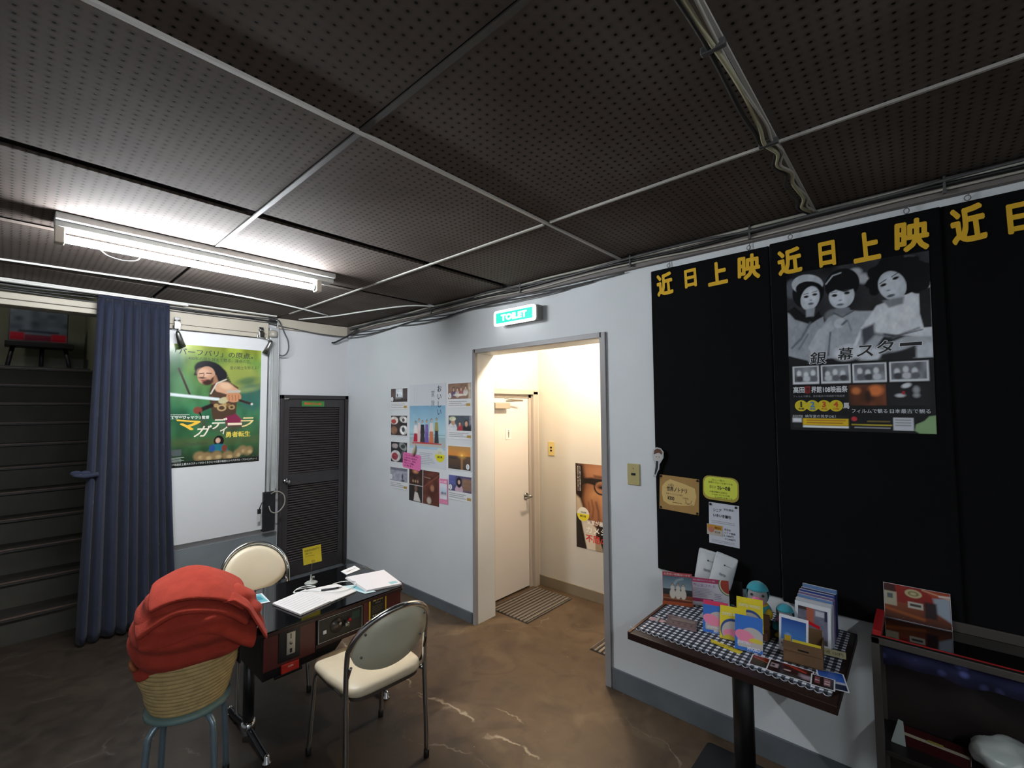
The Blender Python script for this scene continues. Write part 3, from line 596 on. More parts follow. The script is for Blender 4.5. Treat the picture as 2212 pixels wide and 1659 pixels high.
tag(finish('hanging_cable', tube(smooth_path([(1.60, YA-0.06, 2.36), (1.605, YA-0.10, 2.32), (1.64, YA-0.10, 2.24), (1.668, YA-0.10, 2.18), (1.675, YA-0.10, 2.11), (1.66, YA-0.09, 2.06), (1.63, YA-0.08, 2.04), (1.60, YA-0.07, 2.05)]), 0.006, 8), mat('grey_blue_cable', '43454c', 0.5)), 'dark grey cable looping down beside the top of the duct', 'cable')
tag(finish('duct_cable', tube(smooth_path([(1.585, YA-0.05, 2.37), (1.595, YA-0.07, 2.25), (1.600, YA-0.07, 2.0), (1.607, YA-0.05, 1.2), (1.605, YA-0.06, 0.85)]), 0.006, 8), mat('grey_duct', 'a3a5a4')), 'pale grey cable running down the right side of the duct', 'cable')

# louvred door
M_lv = mat('dark_louvre', '2e2b2c', 0.42, noise=0.12, scale=5); M_lvf = mat('dark_door_frame', '2b2728', 0.45)
d1 = tag(bpy.data.objects.new('door_1', None), 'low dark brown louvred door in the back wall', None, None, 'structure'); S.collection.objects.link(d1)
f = bmesh.new(); bm_box(f, (1.645, YA-0.035, 0.03), (1.672, YA+0.03, 1.69), 0.002); bm_box(f, (2.262, YA-0.035, 0.03), (2.292, YA+0.03, 1.69), 0.002); bm_box(f, (1.645, YA-0.035, 1.655), (2.292, YA+0.03, 1.69), 0.002)
finish('door_frame', f, M_lvf, d1)
f = bmesh.new()
for (a, b_, c_, d_) in [(1.674, 1.725, 0.04, 1.653), (2.208, 2.26, 0.04, 1.653), (1.725, 2.208, 1.575, 1.653), (1.725, 2.208, 0.86, 0.965), (1.725, 2.208, 0.04, 0.165)]:
    bm_box(f, (a, YA-0.02, c_), (b_, YA+0.018, d_), 0.002)
bm_box(f, (1.70, YA+0.02, 0.05), (2.24, YA+0.024, 1.65))
finish('door_leaf', f, M_lv, d1)
sl = None
for (z0, z1, n) in ((0.965, 1.575, 27), (0.165, 0.86, 31)):
    for k in range(n):
        z = z0+(z1-z0)*(k+0.5)/n
        if sl is None:
            p = 0.0226; sl = finish('slat', box((-0.2415, -0.013, -0.003), (0.2415, 0.013, 0.003), 0.001), mat('louvre_slat', '453f3f', 0.4), d1); o = sl
        else:
            o = sl.copy(); S.collection.objects.link(o); o.parent = d1
        o.matrix_world = T(1.9665, YA-0.004, z) @ Matrix.Rotation(R(28), 4, 'X')
kn = bmesh.new(); bm_tube(kn, [(0, 0, 0), (0, -0.03, 0)], 0.010, 14); bmesh.ops.create_uvsphere(kn, u_segments=16, v_segments=10, radius=0.022, matrix=T(0, -0.045, 0)); bm_tube(kn, [(0, 0, 0), (0, -0.004, 0)], 0.026, 20)
finish('door_knob', kn, M_chrome, d1, mw=T(1.705, YA-0.02, 0.905))
finish('latch', bm_box(box((-0.02, -0.01, -0.006), (0.012, 0, 0.006), 0.002), (0.006, -0.012, -0.004), (0.02, 0, 0.006), 0.003), M_chrome, d1, mw=T(1.69, YA-0.035, 1.655))
fr_, w, h = on_A(1.835, 2.05, 1.585, 1.635, 0.0, -1.0, YA-0.0205)
o = card('small_sign', 'small green strip sign with red letters on the louvred door', 'sign', fr_, w, h, 0.003, mat('green_sign', '2f7a35', 0.4))
text('関係者以外立入禁止', o, -0.085, -0.012, 0.085, 0.012, 0.0036, 'd8502a', bold=0.03)

# curtain, rail, header cables
cu = thing('curtain', 'dark navy blue curtain hanging floor length beside the stairs', 'curtain', T(0, 0, 0))
bm = bmesh.new(); NU, NV = 150, 44; rows = []
for j in range(NV+1):
    v = j/NV; z = 2.352-(2.352-0.02)*v; row = []
    xl = 0.385-0.03*v + (0.0 if v < .5 else -0.02*(v-.5)); xr = 0.785+0.10*v**1.5
    for i in range(NU+1):
        u = i/NU; ph = u*2*math.pi*9+1.6*math.sin(5*u+1)+0.7*math.sin(13*u)+0.6*math.sin(3*v+5*u)
        amp = 0.012+0.018*min(1, v*2.5)
        y = YA-0.12+amp*math.sin(ph)+0.010*math.sin(ph*0.37+2*v)-0.02*v
        if v < 0.02: y = YA-0.11+0.010*math.sin(ph*2)
        x = xl+(xr-xl)*u+0.006*math.cos(ph)
        row.append(bm.verts.new((x, y, z)))
    rows.append(row)
for a, b_ in zip(rows, rows[1:]):
    for i in range(NU): bm.faces.new((a[i], a[i+1], b_[i+1], b_[i])).smooth = True
M_cur = mat('navy_curtain', '151b30', 0.9, noise=0.15, scale=4, sheen=0.05)
finish('cloth', bm, M_cur, cu, solid=0.003)
finish('heading_tape', box((0.385, YA-0.128, 2.345), (0.785, YA-0.118, 2.37), 0.003), M_cur, cu)
ft = bmesh.new()
for k, (dx, dz) in enumerate([(0, 0), (0.02, -0.012), (0.045, -0.004)]): bmesh.ops.create_uvsphere(ft, u_segments=12, v_segments=8, radius=0.022, matrix=T(0.31+dx, YA-0.15, 1.14+dz) @ Matrix.Diagonal((1.3, 0.8, 0.9, 1)))
bm_tube(ft, smooth_path([(0.30, YA-0.15, 1.13), (0.35, YA-0.17, 1.12), (0.42, YA-0.16, 1.125)]), 0.014, 8)
finish('tie_back', ft, M_cur, cu, smooth=True)
rl = bmesh.new(); bm_box(rl, (-2.5, YA-0.155, 2.372), (1.55, YA-0.115, 2.384), 0.002); bm_box(rl, (-2.5, YA-0.15, 2.362), (0.9, YA-0.142, 2.374)); bm_box(rl, (-2.5, YA-0.128, 2.362), (0.9, YA-0.12, 2.374))
o = finish('curtain_rail', rl, mat('white_rail', 'c4c2bc', 0.35)); tag(o, 'white metal curtain track fixed under the ceiling along the back wall', 'rail')
def cable(label, pts, r, m, name='cable', grp=None):
    return tag(finish(name, tube(smooth_path(pts, 4), r, 6), m), label, 'cable', grp)
cable('thin white cable crossing the ceiling in front of the back wall', [(-2.4, 3.68, ZC-0.008), (-0.6, 3.70, ZC-0.010), (0.2, 3.66, ZC-0.006), (0.75, 3.60, ZC-0.010), (1.3, 3.66, ZC-0.008), (1.85, 3.84, ZC-0.008)], 0.006, mat('white_cord', 'd8d8d4', 0.5))
cable('white cable running diagonally across the ceiling corner toward the toilet wall', [(1.745, 4.19, ZC-0.010), (1.89, 3.83, ZC-0.010), (2.0, 3.4, ZC-0.008), (2.11, 3.02, ZC-0.010), (2.24, 2.85, ZC-0.02)], 0.006, MATS['white_cord'])
rr = random.Random(5)
for k, (dz, dy, r_, m_, lb) in enumerate([(0.0, 0, 0.006, M_cable_g, 'upper grey cable of the bundle along the back wall header'), (-0.018, -0.01, 0.007, M_cable_b, 'black cable sagging under the back wall header'), (-0.04, 0.005, 0.004, M_cable_g, 'lower thin grey cable of the back wall header bundle')]):
    pts = [(x, YA-0.065+dy+rr.uniform(-.006, .006), 2.36+dz+rr.uniform(-.008, .008)) for x in np.linspace(-2.4, 1.58, 14)]
    cable(lb, pts, r_, m_, grp='header cables on the back wall')
cable('thin black cable draped from the duct to the corner of the back wall', [(1.50, YA-0.06, 2.33), (1.62, YA-0.06, 2.31), (1.75, YA-0.055, 2.30), (1.95, YA-0.05, 2.285), (2.15, YA-0.05, 2.28), (2.27, YA-0.06, 2.285)], 0.005, M_cable_g)

# bundle along the toilet wall
for k, (dx, dz, r_, m_, am, lb) in enumerate([
    (0.036, 2.372, 0.007, M_cable_w, 0.004, 'cream cable topmost in the bundle along the toilet wall'),
    (0.040, 2.352, 0.008, M_cable_b, 0.006, 'thick black cable of the bundle along the toilet wall'),
    (0.038, 2.335, 0.005, M_cable_w, 0.006, 'thin cream cable below the black one along the toilet wall'),
    (0.046, 2.365, 0.006, M_cable_g, 0.010, 'grey cable wavering in the bundle along the toilet wall')]):
    y0 = -1.9; pts = [(XB-dx-rr.uniform(0, .006), y, dz+am*math.sin(y*5+k)+rr.uniform(-am, am)*0.6) for y in np.linspace(-1.9, 4.2, 26)]
    cable(lb, pts, r_, m_, grp='cables along the toilet wall')
for k in range(3):
    pts = [(XB-0.018-0.004*k, y, 2.315-0.012*k-0.03*abs(math.sin((y-0.2*k)*3.1))*(1 if y > 2.6 else 0.5)) for y in np.linspace(4.25, 1.2+0.2*k, 20)]
    cable(['highest', 'middle', 'lowest'][k]+' of three loose grey cables sagging below the brown moulding over the doorway wall', pts, 0.004, [M_cable_g, M_cable_b, M_cable_g][k], grp='loose cables sagging over the doorway wall')
cable('two black cable ends drooping from the bundle in the room corner', [(2.22, 4.0, 2.33), (2.24, 4.15, 2.30), (2.20, 4.24, 2.26), (2.13, 4.27, 2.215), (2.10, 4.27, 2.21)], 0.008, M_cable_b)
_cl = ['farthest cable clip, on the moulding above the photo cards', 'small cable clip on the moulding beside the TOILET sign', 'small cable clip above the first banner\'s left corner', 'small cable clip between the first and second banner', 'cable clip on the moulding nearest the right edge']
for i, y in enumerate((2.9, 1.95, 1.15, 0.55, -0.1)):
    tag(finish('cable_clip', bm_box(box((XB-0.05, y-0.004, 2.325), (XB-0.028, y+0.004, 2.385), 0.001), (XB-0.052, y-0.006, 2.32), (XB-0.04, y+0.006, 2.335), 0.002), M_cable_g),
        _cl[i], 'clip', 'cable clips on the moulding')
# cables across the ceiling at the right
for k, (dy, r_, m_, am, lb) in enumerate([(0.0, 0.0065, mat('pale_yellow_cable', 'a5a083', 0.5), 0.006, 'pale yellow cable zigzagging across the ceiling to the black banners'), (0.016, 0.006, M_cable_b, 0.005, 'black cable twisted beside the pale yellow one on the ceiling'), (-0.012, 0.004, M_cable_w, 0.004, 'thin cream cable taped beside the pale yellow one on the ceiling')]):
    pts = [(x, 0.315+dy+am*math.sin(x*9+k*2)+(0.012*math.sin(x*30) if x > 1.55 else 0), ZC-0.016-abs(0.004*math.sin(x*7+k))) for x in np.linspace(-1.5, 2.25, 44)]
    cable(lb, pts, r_, m_, grp='cables crossing the ceiling at the right')
for x in (0.45, 1.05, 1.56): tag(finish('cable_clip', box((x-0.008, 0.29, ZC-0.026), (x+0.008, 0.345, ZC-0.008), 0.003), M_cable_g), 'small clip on the ceiling cables, '+{0.45: 'nearest the viewer', 1.05: 'halfway along', 1.56: 'at the white batten crossing'}[x], 'clip', 'cable clips on the ceiling')

sl_ = thing('stair_fill_lamp', 'unseen fill bulb added above the stair landing behind the curtain', 'lamp', T(-0.25, 6.5, 3.2))  # unseen lamp added to brighten the dark top of the stairs
finish('lamp_base', bm_lathe(bmesh.new(), [(0.04, 0), (0.04, -0.02), (0.015, -0.05)], n=16), MATS['lamp_base_white'], sl_)
sb = bmesh.new(); bmesh.ops.create_uvsphere(sb, u_segments=12, v_segments=8, radius=0.03, matrix=T(0, 0, -0.08)); sm_ = bulb_m.copy(); sm_.name = 'stair_fill_bulb'; sm_.node_tree.nodes['Principled BSDF'].inputs['Emission Color'].default_value = (0.95, 0.95, 0.8, 1); sm_.node_tree.nodes['Principled BSDF'].inputs['Emission Strength'].default_value = 220
finish('bulb', sb, sm_, sl_, smooth=True)
# easel and picture at the top of the stairs
M_blk = mat('dark_painted_wood', '1d1a22', 0.5)
es = thing('easel_stand', 'dark low three-legged stand at the top of the stairs', 'stand', T(0.20, 7.25, 2.0))
finish('shelf', box((-0.26, -0.12, 0.26), (0.27, 0.12, 0.315), 0.005), M_blk, es)
for (xt, xb, yb) in ((-0.2, -0.24, -0.08), (0.02, 0.02, 0.06), (0.20, 0.25, -0.08)):
    finish('leg', tube([(xt, yb*0.6, 0.27), (xb, yb, 0.0)], [0.020, 0.018], 8), M_blk, es)
fw, fh = 0.46, 0.36
pic = card('framed_picture', 'dim grey picture with red bands resting on the stand at the top of the stairs', 'picture', frame((0.19, 7.25, 2.32+fh/2), (1, 0, 0), (0, 0.1, 1)), fw, fh, 0.015, mat('dark_frame', '22202a', 0.5))
c = Canvas(fw-0.02, fh-0.02, 40, '5c6474'); c.noise(0.5, 7); c.rect(0, 0.74, 0.25, 1, 'a01c2c'); c.rect(0.72, 0.74, 1, 1, 'a01c2c'); c.rect(0.25, 0.80, 0.72, 1, '6a2538'); c.rect(0.15, 0.66, 0.85, 0.72, '20222c', 2)
add_print('picture_print', c, pic, 0.0162, True)

# ================================================================== WALL B OBJECTS
# toilet sign
sg = thing('toilet_sign', 'lit green and white TOILET sign box above the doorway', 'sign', frame((XB-0.075, 1.985, 2.168), (0, -1, 0), (0, 0, 1)))
finish('sign_box', box((-0.145, -0.045, -0.075), (0.195, 0.05, -0.012), 0.008), mat('sign_box_grey', '7b7a76', 0.45), sg)
def emis(name, col, e):
    m = bpy.data.materials.new(name); m.use_nodes = True; b = m.node_tree.nodes['Principled BSDF']; c = lin(hx(col)); b.inputs['Base Color'].default_value = (*c, 1)
    b.inputs['Emission Color'].default_value = (*c, 1); b.inputs['Emission Strength'].default_value = e; return m
def rrect(w, h, r, n=5):
    p = []
    for (cx, cy, a0) in ((w/2-r, h/2-r, 0), (-w/2+r, h/2-r, 90), (-w/2+r, -h/2+r, 180), (w/2-r, -h/2+r, 270)):
        for k in range(n): a = R(a0+k*90/(n-1)); p.append((cx+r*math.cos(a), cy+r*math.sin(a)))
    return p
E_w = emis('lit_white', 'ffffff', SIGN_E); E_g = emis('lit_green', '00d9a0', 1.25)
finish('sign_face', prism([(x+0.0, y) for x, y in rrect(0.365, 0.105, 0.018)], -0.012, 0.0), E_w, sg)
finish('green_panel', prism(rrect(0.325, 0.072, 0.002), 0.0, 0.0008), E_g, sg)
text('TOILET', sg, -0.115, -0.022, 0.115, 0.022, 0.0014, 'ffffff', bold=0.045, m=E_w, name='lettering')

# photo cards left of the doorway
def caption(o, w, h, y0, y1, seed, badge=True):
    lines_print(o, -w/2+0.012, y0, w/2-0.03, y1, 0.0014, 3, '7c7f86', seed=seed)
    if badge: shape(o, [(w/2-0.055, y0-0.004), (w/2-0.012, y0-0.004), (w/2-0.012, y0+0.014), (w/2-0.055, y0+0.014)], 0.0014, 'a98a4c', 'badge')
def photo_card(label, y0, y1, z0, z1, img, draw, full=False, circ=None, seed=0):
    fr, w, h = on_B(y0, y1, z0, z1, 0.0005)
    o = card('photo_card', label, 'photo', fr, w, h, 0.003, M_glosspaper, 'film photo cards left of the doorway')
    iw = w-0.014; ih = (h-0.014) if full else h*0.62
    c = Canvas(iw, ih, 52, '777777'); draw(c); add_print('photo_print', c, o, 0.0036, False, 0, (0 if full else h/2-0.006-ih/2))
    if not full: 
        lines_print(o, -w/2+0.012, -h/2+0.012, w/2-0.03, h/2-ih-0.018, 0.0036, 3, '82858c', seed=seed)
        shape(o, [(w/2-0.058, -h/2+0.012), (w/2-0.012, -h/2+0.012), (w/2-0.012, -h/2+0.032), (w/2-0.058, -h/2+0.032)], 0.0040, 'b08d48', 'badge')
    if circ: oval(o, circ[0]*w, circ[1]*h, 0.019, 0.021, 0.0042, 'e8e8e8', 'badge'); text('家族', o, circ[0]*w-0.006, circ[1]*h-0.012, circ[0]*w+0.006, circ[1]*h+0.012, 0.0046, '555555', vert=True)
    return o
def d_stage(c): c.noise(.2, 5); c.rect(0, 0, 1, 1, '3c3436'); c.rect(0.3, 0.03, 0.72, 0.66, 'dfe6ea', 3); c.rect(0, 0.05, 0.28, 0.75, '5a4a4a', 2); c.rect(0.75, 0.05, 1, 0.8, '4f4344', 2); c.ell(0.40, 0.5, 0.03, 0.12, '2a2a2e'); c.rect(0.28, 0.7, 0.62, 0.78, '8b8a86', 2); c.noise(.2, 9)
def d_food(c): c.rect(0, 0, 1, 1, '3f3434'); c.ell(0.2, 0.25, 0.26, 0.2, 'd8cfc8'); c.ell(0.18, 0.3, 0.16, 0.12, 'a8453f'); c.ell(0.8, 0.2, 0.26, 0.16, 'e2e2df', 10); c.ell(0.78, 0.22, 0.08, 0.09, '4a3a34'); c.ell(0.8, 0.72, 0.24, 0.24, 'e8e6e2'); c.ell(0.78, 0.7, 0.09, 0.13, '3f4048'); c.ell(0.2, 0.75, 0.2, 0.2, '8f6a54'); c.rect(0.6, 0.38, 1, 0.5, '201a1c', 3); c.noise(.35, 8)
def d_bowl(c): c.rect(0, 0, 1, 1, '2d2c30'); c.ell(0.3, 0.7, 0.32, 0.28, 'c9c5c4'); c.ell(0.25, 0.72, 0.2, 0.18, '9a3f4a'); c.ell(0.75, 0.2, 0.24, 0.18, '8f9896', 20); c.ell(0.75, 0.2, 0.15, 0.1, '40443f'); c.ell(0.25, 0.2, 0.2, 0.12, 'a89a98'); c.ell(0.8, 0.62, 0.15, 0.2, '5f6b62'); c.noise(.4, 9)
def d_lake(c): c.rect(0, 0, 1, 1, '9fa0ac'); c.noise(.2, 8); c.rect(0, 0, 1, 0.2, '6f727e', 3); c.ell(0.72, 0.62, 0.045, 0.2, '3d3f48'); c.ell(0.75, 0.9, 0.1, 0.08, '4f525c'); c.noise(.15, 14)
def d_party(c):
    c.rect(0, 0, 1, 1, '8a6a58')
    for k, (x, y) in enumerate([(0.25, 0.4), (0.42, 0.45), (0.58, 0.4), (0.78, 0.35)]): c.ell(x, y+0.25, 0.1, 0.22, ['5c4a6a', 'c9c2bc', '9a5a5f', 'd6cfc6'][k]); c.face(x, y, 0.05, 'd0a98f')
    c.ell(0.5, 0.75, 0.25, 0.07, 'd8d2c4'); c.rect(0.9, 0, 1, 1, 'c9b8a0', 4); c.noise(.3, 8)
def d_hat(c): c.rect(0, 0, 1, 1, '4a545e'); c.ell(0.18, 0.85, 0.2, 0.35, 'cfd0d2'); c.ell(0.2, 0.45, 0.09, 0.2, 'b58a70'); c.ell(0.18, 0.22, 0.15, 0.15, 'd6d9b8'); c.ell(0.52, 0.85, 0.1, 0.3, 'b0383f'); c.face(0.5, 0.58, 0.05, 'cfa48a'); c.ell(0.8, 0.9, 0.17, 0.3, '26242a'); c.face(0.78, 0.55, 0.075, 'c99f86'); c.rect(0.92, 0, 1, 0.6, '9a8f96', 3); c.noise(.2, 8)
def d_sun(c): c.grad('b78a52', 'd98a3a', 0, 0.42); c.grad('6a4f3a', '3a3230', 0.42, 1); c.ell(0.62, 0.38, 0.12, 0.1, 'f0b04a', 0, 8, .9); c.ell(0.62, 0.38, 0.04, 0.035, 'ffe08a', 0, 2); c.ell(0.2, 0.52, 0.28, 0.05, '33302e', 0, 3); c.line([(0.62, 0.5), (0.62, 0.98)], 0.06, 'c58f58', 4, .8)
def d_girl(c): c.rect(0, 0, 1, 1, '4a4a72'); c.rect(0.6, 0.15, 1, 0.9, '8a6a55', 4); c.rect(0, 0, .3, .6, '5e63a0', 4); c.ell(0.46, 0.9, 0.17, 0.35, 'c9aab8'); c.ell(0.46, 0.42, 0.12, 0.33, '1c181f'); c.ell(0.46, 0.4, 0.055, 0.13, 'd9b3a0'); c.noise(.2, 7)
photo_card('photo card of a bright stage screen, top of the left column', 3.541, 3.278, 1.550, 1.740, 0, d_stage, circ=(-0.40, -0.02), seed=1)
photo_card('photo card of plates of food, second in the left column', 3.539, 3.280, 1.316, 1.502, 0, d_food, True)
photo_card('photo card of a bowl of red food, third in the left column', 3.536, 3.278, 1.082, 1.270, 0, d_bowl, True)
photo_card('pale grey lake photo card at the bottom of the left column', 3.545, 3.272, 0.858, 1.046, 0, d_lake, circ=(-0.42, 0.02), seed=2)
photo_card('photo card of people around a table, top of the right column', 2.748, 2.474, 1.560, 1.753, 0, d_party, circ=(-0.40, -0.02), seed=3)
photo_card('photo card of a smiling group with a white hat, second in the right column', 2.743, 2.467, 1.321, 1.506, 0, d_hat, seed=4)
photo_card('orange sunset photo card in the right column', 2.747, 2.478, 1.085, 1.273, 0, d_sun, True, circ=(0.36, -0.32))
photo_card('purple photo card of a long-haired girl at the bottom of the right column', 2.740, 2.468, 0.859, 1.050, 0, d_girl, circ=(-0.40, -0.02), seed=5)
fr, w, h = on_B(3.258, 2.770, 1.076, 1.757, 0.0005)
o = card('film_poster', 'white film poster with six people on a beach between the photo card columns', 'poster', fr, w, h, 0.0015, mat('poster_white', 'c9ccd2', 0.5))
c = Canvas(w-0.016, 0.355, 110, '9fc0d2'); c.grad('79a5c2', 'a9cbd6', 0, .62); c.grad('7fb0bf', 'b9b4ac', .62, .95); c.noise(.05, 8)
c.line([(0, .64), (1, .64)], .012, 'c5dcdf', 2); c.line([(0, .72), (1, .70)], .01, 'd5e2e2', 2)
c.poly([(.08, .87), (.5, .84), (.9, .86), (.9, .88), (.08, .89)], 'b8332f', 1.2)
for (x, y, sk, top, bot, wd) in [(.18, .37, 'cfa085', 'e6dcd8', 'b0263c', .06), (.28, .31, 'd6b09a', 'ddc9c6', 'dcc0bd', .045), (.38, .35, 'cfa78f', '2e2c33', '34323a', .065), (.50, .34, 'd6ad95', '7b63a6', '6d57a0', .055), (.63, .31, 'd6ad95', 'dcd0c8', 'c8754f', .06), (.77, .29, 'c99f84', '9a9458', '33373f', .055)]:
    c.poly([(x-wd*.7, y+.09), (x+wd*.7, y+.09), (x+wd, y+.3), (x-wd, y+.3)], top); c.poly([(x-wd*.75, y+.28), (x+wd*.75, y+.28), (x+wd*1.1, .85), (x-wd*1.1, .85)], bot); c.face(x, y+.03, .022, sk)
add_print('poster_print', c, o, 0.002, False, 0, h/2-0.178-0.1775)
text('おいしい', o, 0.138, 0.088, 0.190, 0.322, 0.0026, '343a42', vert=True, sp=1.12, bold=.012); text('家族', o, 0.058, 0.155, 0.104, 0.285, 0.0026, '6a7078', vert=True, sp=1.4)
for k, s in enumerate(['母が死んで三度目の夏', '父は、母になろうと思う']): text(s, o, -0.17+0.03*k, 0.18, -0.162+0.03*k, 0.32, 0.0026, 'a9adb5', vert=True)
lines_print(o, -0.10, -0.32, 0.11, -0.22, 0.0026, 7, '9a9ea6', seed=9)
o2 = thing('round_sticker', 'round white and yellow sticker on the beach film poster', 'sticker', on_B(2.905, 2.78, 1.125, 1.24, 0.0022)[0])
bm = bmesh.new(); bm_prism(bm, [(0.06*math.cos(R(a)), 0.058*math.sin(R(a))) for a in range(0, 360, 12)], 0, 0.0008); finish('sticker_disc', bm, ink('c9cdc0'), o2)
bm = bmesh.new(); bm_prism(bm, [(0.06*math.cos(R(a)), 0.058*math.sin(R(a))+0.006) for a in range(180, 361, 12)], 0.0008, 0.0011); finish('yellow_half', bm, ink('d8cf1c'), o2); text('割引券', o2, -0.03, -0.022, 0.03, -0.004, 0.0018, '4a4a20', bold=.03); text('前売', o2, -0.02, 0.012, 0.02, 0.03, 0.0018, 'b8a85c')
# montage below
fr, w, h = on_B(3.255, 2.852, 0.780, 1.050, 0.0006, -0.5)
o = card('photo_sheet', 'dark brown photo montage sheet hung below the beach film poster', 'photo', fr, w, h, 0.001, M_glosspaper)
c = Canvas(w, h, 80, '3a2622'); c.rect(0, 0, .46, .5, '3e2822'); c.noise(.6, 10, 0, 0, .46, .5); c.ell(.22, .08, .08, .05, 'd88f6a', 0, 4); 
for x in (.14, .22, .30): c.ell(x, .38, .018, .03, 'd8b08a', 0, 3)
c.rect(0, .51, .46, 1, '2c2624'); c.ell(.24, .6, .05, .1, '7a5a4c'); c.poly([(.16, .98), (.2, .7), (.3, .72), (.4, .98)], 'cfc9c4'); c.rect(.48, 0, 1, 1, '5a3026'); c.noise(.5, 9, .48, 0, 1, 1); c.ell(.78, .5, .06, .09, 'a8745c', 0, 3); c.ell(.68, .88, .07, .1, 'b8aaa0', 0, 3)
c.line([(.5, .5), (.98, .1)], .02, '8a4f3c', 2); c.line([(.52, .2), (.72, .22)], .012, 'b0988c', 1); c.rect(0, .495, .47, .51, 'd9d6d2'); c.rect(.463, 0, .478, 1, 'd9d6d2')
add_print('photo_print', c, o, 0.0014)
# pink cards
fr, w, h = on_B(3.345, 3.09, 1.045, 1.175, 0.004, -4)
o = card('pink_note', 'hand-written pink note card pinned over the left photo column', 'note', fr, w, h, 0.0012, mat('pink_paper', 'dd6fa8', 0.6), corner=0.02)
for k, s in enumerate(['スタッフおすすめの', 'しあわせな家族の', '物語です。映画', '「おいしい家族」', '上映中！']): text(s, o, -0.108, 0.036-0.022*k, 0.02+0.018*(4-k), 0.052-0.022*k, 0.0018, '6b1f4c', bold=.01 if k != 3 else .03)
rb = bmesh.new(); bm_tube(rb, smooth_path([(0.012, 0.045, 0.004), (0.03, 0.08, 0.008), (0.045, 0.12, 0.008), (0.035, 0.14, 0.006)]), [0.004]*19, 6)
tag(finish('dried_pod', bm_tube(bmesh.new(), smooth_path([(XB-0.02, 3.185, 1.165), (XB-0.022, 3.165, 1.19), (XB-0.02, 3.152, 1.225), (XB-0.016, 3.155, 1.255)], 4), [0.003, 0.008, 0.011, 0.012, 0.012, 0.012, 0.012, 0.011, 0.010, 0.008, 0.006, 0.004, 0.003], 8), mat('tan_pod', 'b0a585', 0.6)), 'small curved tan pod hanging over the pink note card', 'ornament'); rb.free()
fr, w, h = on_B(2.853, 2.745, 0.810, 1.004, 0.003, 1)
o = card('pink_ticket', 'narrow pink ticket leaflet overlapping the brown montage', 'leaflet', fr, w, h, 0.001, mat('pink_ticket', 'd884a6', 0.5))
c = Canvas(w*0.8, h*0.62, 30, 'd4d8de'); c.grad('d6dae0', 'a9c8d6', .15, .6); c.grad('a9c8d6', 'c9c4c4', .6, .8)
for k in range(5): c.ell(.2+.15*k, .62, .05, .09, ['a02840', '4a3040', '6a4a90', 'b06048', '4a4a40'][k])
add_print('ticket_print', c, o, 0.0014); text('おいしい家族', o, -0.04, 0.068, 0.04, 0.082, 0.0018, 'f0e8f0', bold=.02)

# switch plates
M_ivory = mat('ivory_plate', 'b3a771', 0.4)
o = thing('wall_socket', 'ivory blank socket plate right of the doorway', 'socket', on_B(1.214, 1.142, 1.128, 1.245, 0)[0])
finish('plate', box((-0.036, -0.058, 0), (0.036, 0.058, 0.007), 0.003), M_ivory, o); finish('slot', box((-0.013, -0.006, 0.006), (0.013, 0.007, 0.0078)), M_dark, o); finish('screw', bm_lathe(bmesh.new(), [(0.003, 0.0), (0.003, 0.0085), (0, 0.0088)], (0, 0.032, 0), 10), M_steel, o)
o = thing('light_switch', 'ivory light switch plate inside the toilet passage', 'switch', frame((PX, 2.42, 1.195), (0, -1, 0), (0, 0, 1)))
finish('plate', box((-0.034, -0.06, 0), (0.034, 0.06, 0.007), 0.003), mat('ivory_switch', 'c9b36e', 0.4), o)
for yy in (-0.022, 0.004): finish('rocker', box((-0.010, yy, 0.006), (0.010, yy+0.014, 0.010), 0.001), M_dark, o)

# poster in the passage
fr = frame((PX, 1.915, 0.745), (0, -1, 0), (0, 0, 1)); w, h = 0.51, 0.69
o = card('film_poster', 'brown portrait film poster of a man in glasses inside the toilet passage', 'poster', fr, w, h, 0.001, M_glosspaper)
c = Canvas(w, h, 100, '2e1d14')
c.ell(.46, .32, .42, .40, '7a4a30', 0, 26); c.ell(.52, .10, .34, .13, 'a5704e', 0, 22); c.ell(.42, .40, .20, .13, 'b57f54', 15, 16); c.ell(.40, .55, .20, .14, '9a6444', 0, 18); c.ell(.58, .42, .10, .16, 'c08a60', 0, 14)
c.poly([(0, 0), (.15, 0), (.19, .2), (.13, .42), (.2, .62), (.28, .72), (0, .72)], '20130e', 8); c.poly([(0, .38), (.08, .42), (.13, .52), (.16, .68), (.0, .7)], 'b5a086', 4)
c.poly([(.16, .17), (.30, .155), (.62, .16), (.62, .21), (.3, .215), (.15, .25)], '1c110d', 3); c.poly([(.34, .125), (.62, .135), (.62, .155), (.36, .15)], '3a2016', 4)
c.ell(.475, .262, .135, .088, '120d0c', 0, 1.2); c.ell(.48, .262, .108, .068, 'a9744f', 0, 1.2); c.ell(.47, .245, .09, .03, '6e412b', 0, 6); c.ell(.48, .262, .06, .016, '35190f', 0, 2); c.ell(.49, .262, .02, .014, '0c0808'); c.line([(.14, .20), (.35, .225)], .05, '120d0c', 2)
c.ell(.80, .262, .135, .088, '120d0c', 0, 1.2); c.ell(.80, .262, .108, .068, 'a9744f', 0, 1.2); c.ell(.80, .262, .06, .016, '35190f', 0, 2); c.poly([(.60, .3), (.66, .3), (.70, .42), (.58, .43)], 'b9805a', 5)
c.line([(.30, .42), (.33, .52), (.31, .62)], .014, '55301f', 4); c.line([(.38, .44), (.42, .54), (.43, .64)], .018, '4a2a1c', 5); c.line([(.24, .45), (.26, .56)], .010, '55301f', 4); c.poly([(.50, .48), (.78, .47), (.78, .515), (.53, .52)], '5c3020', 3)
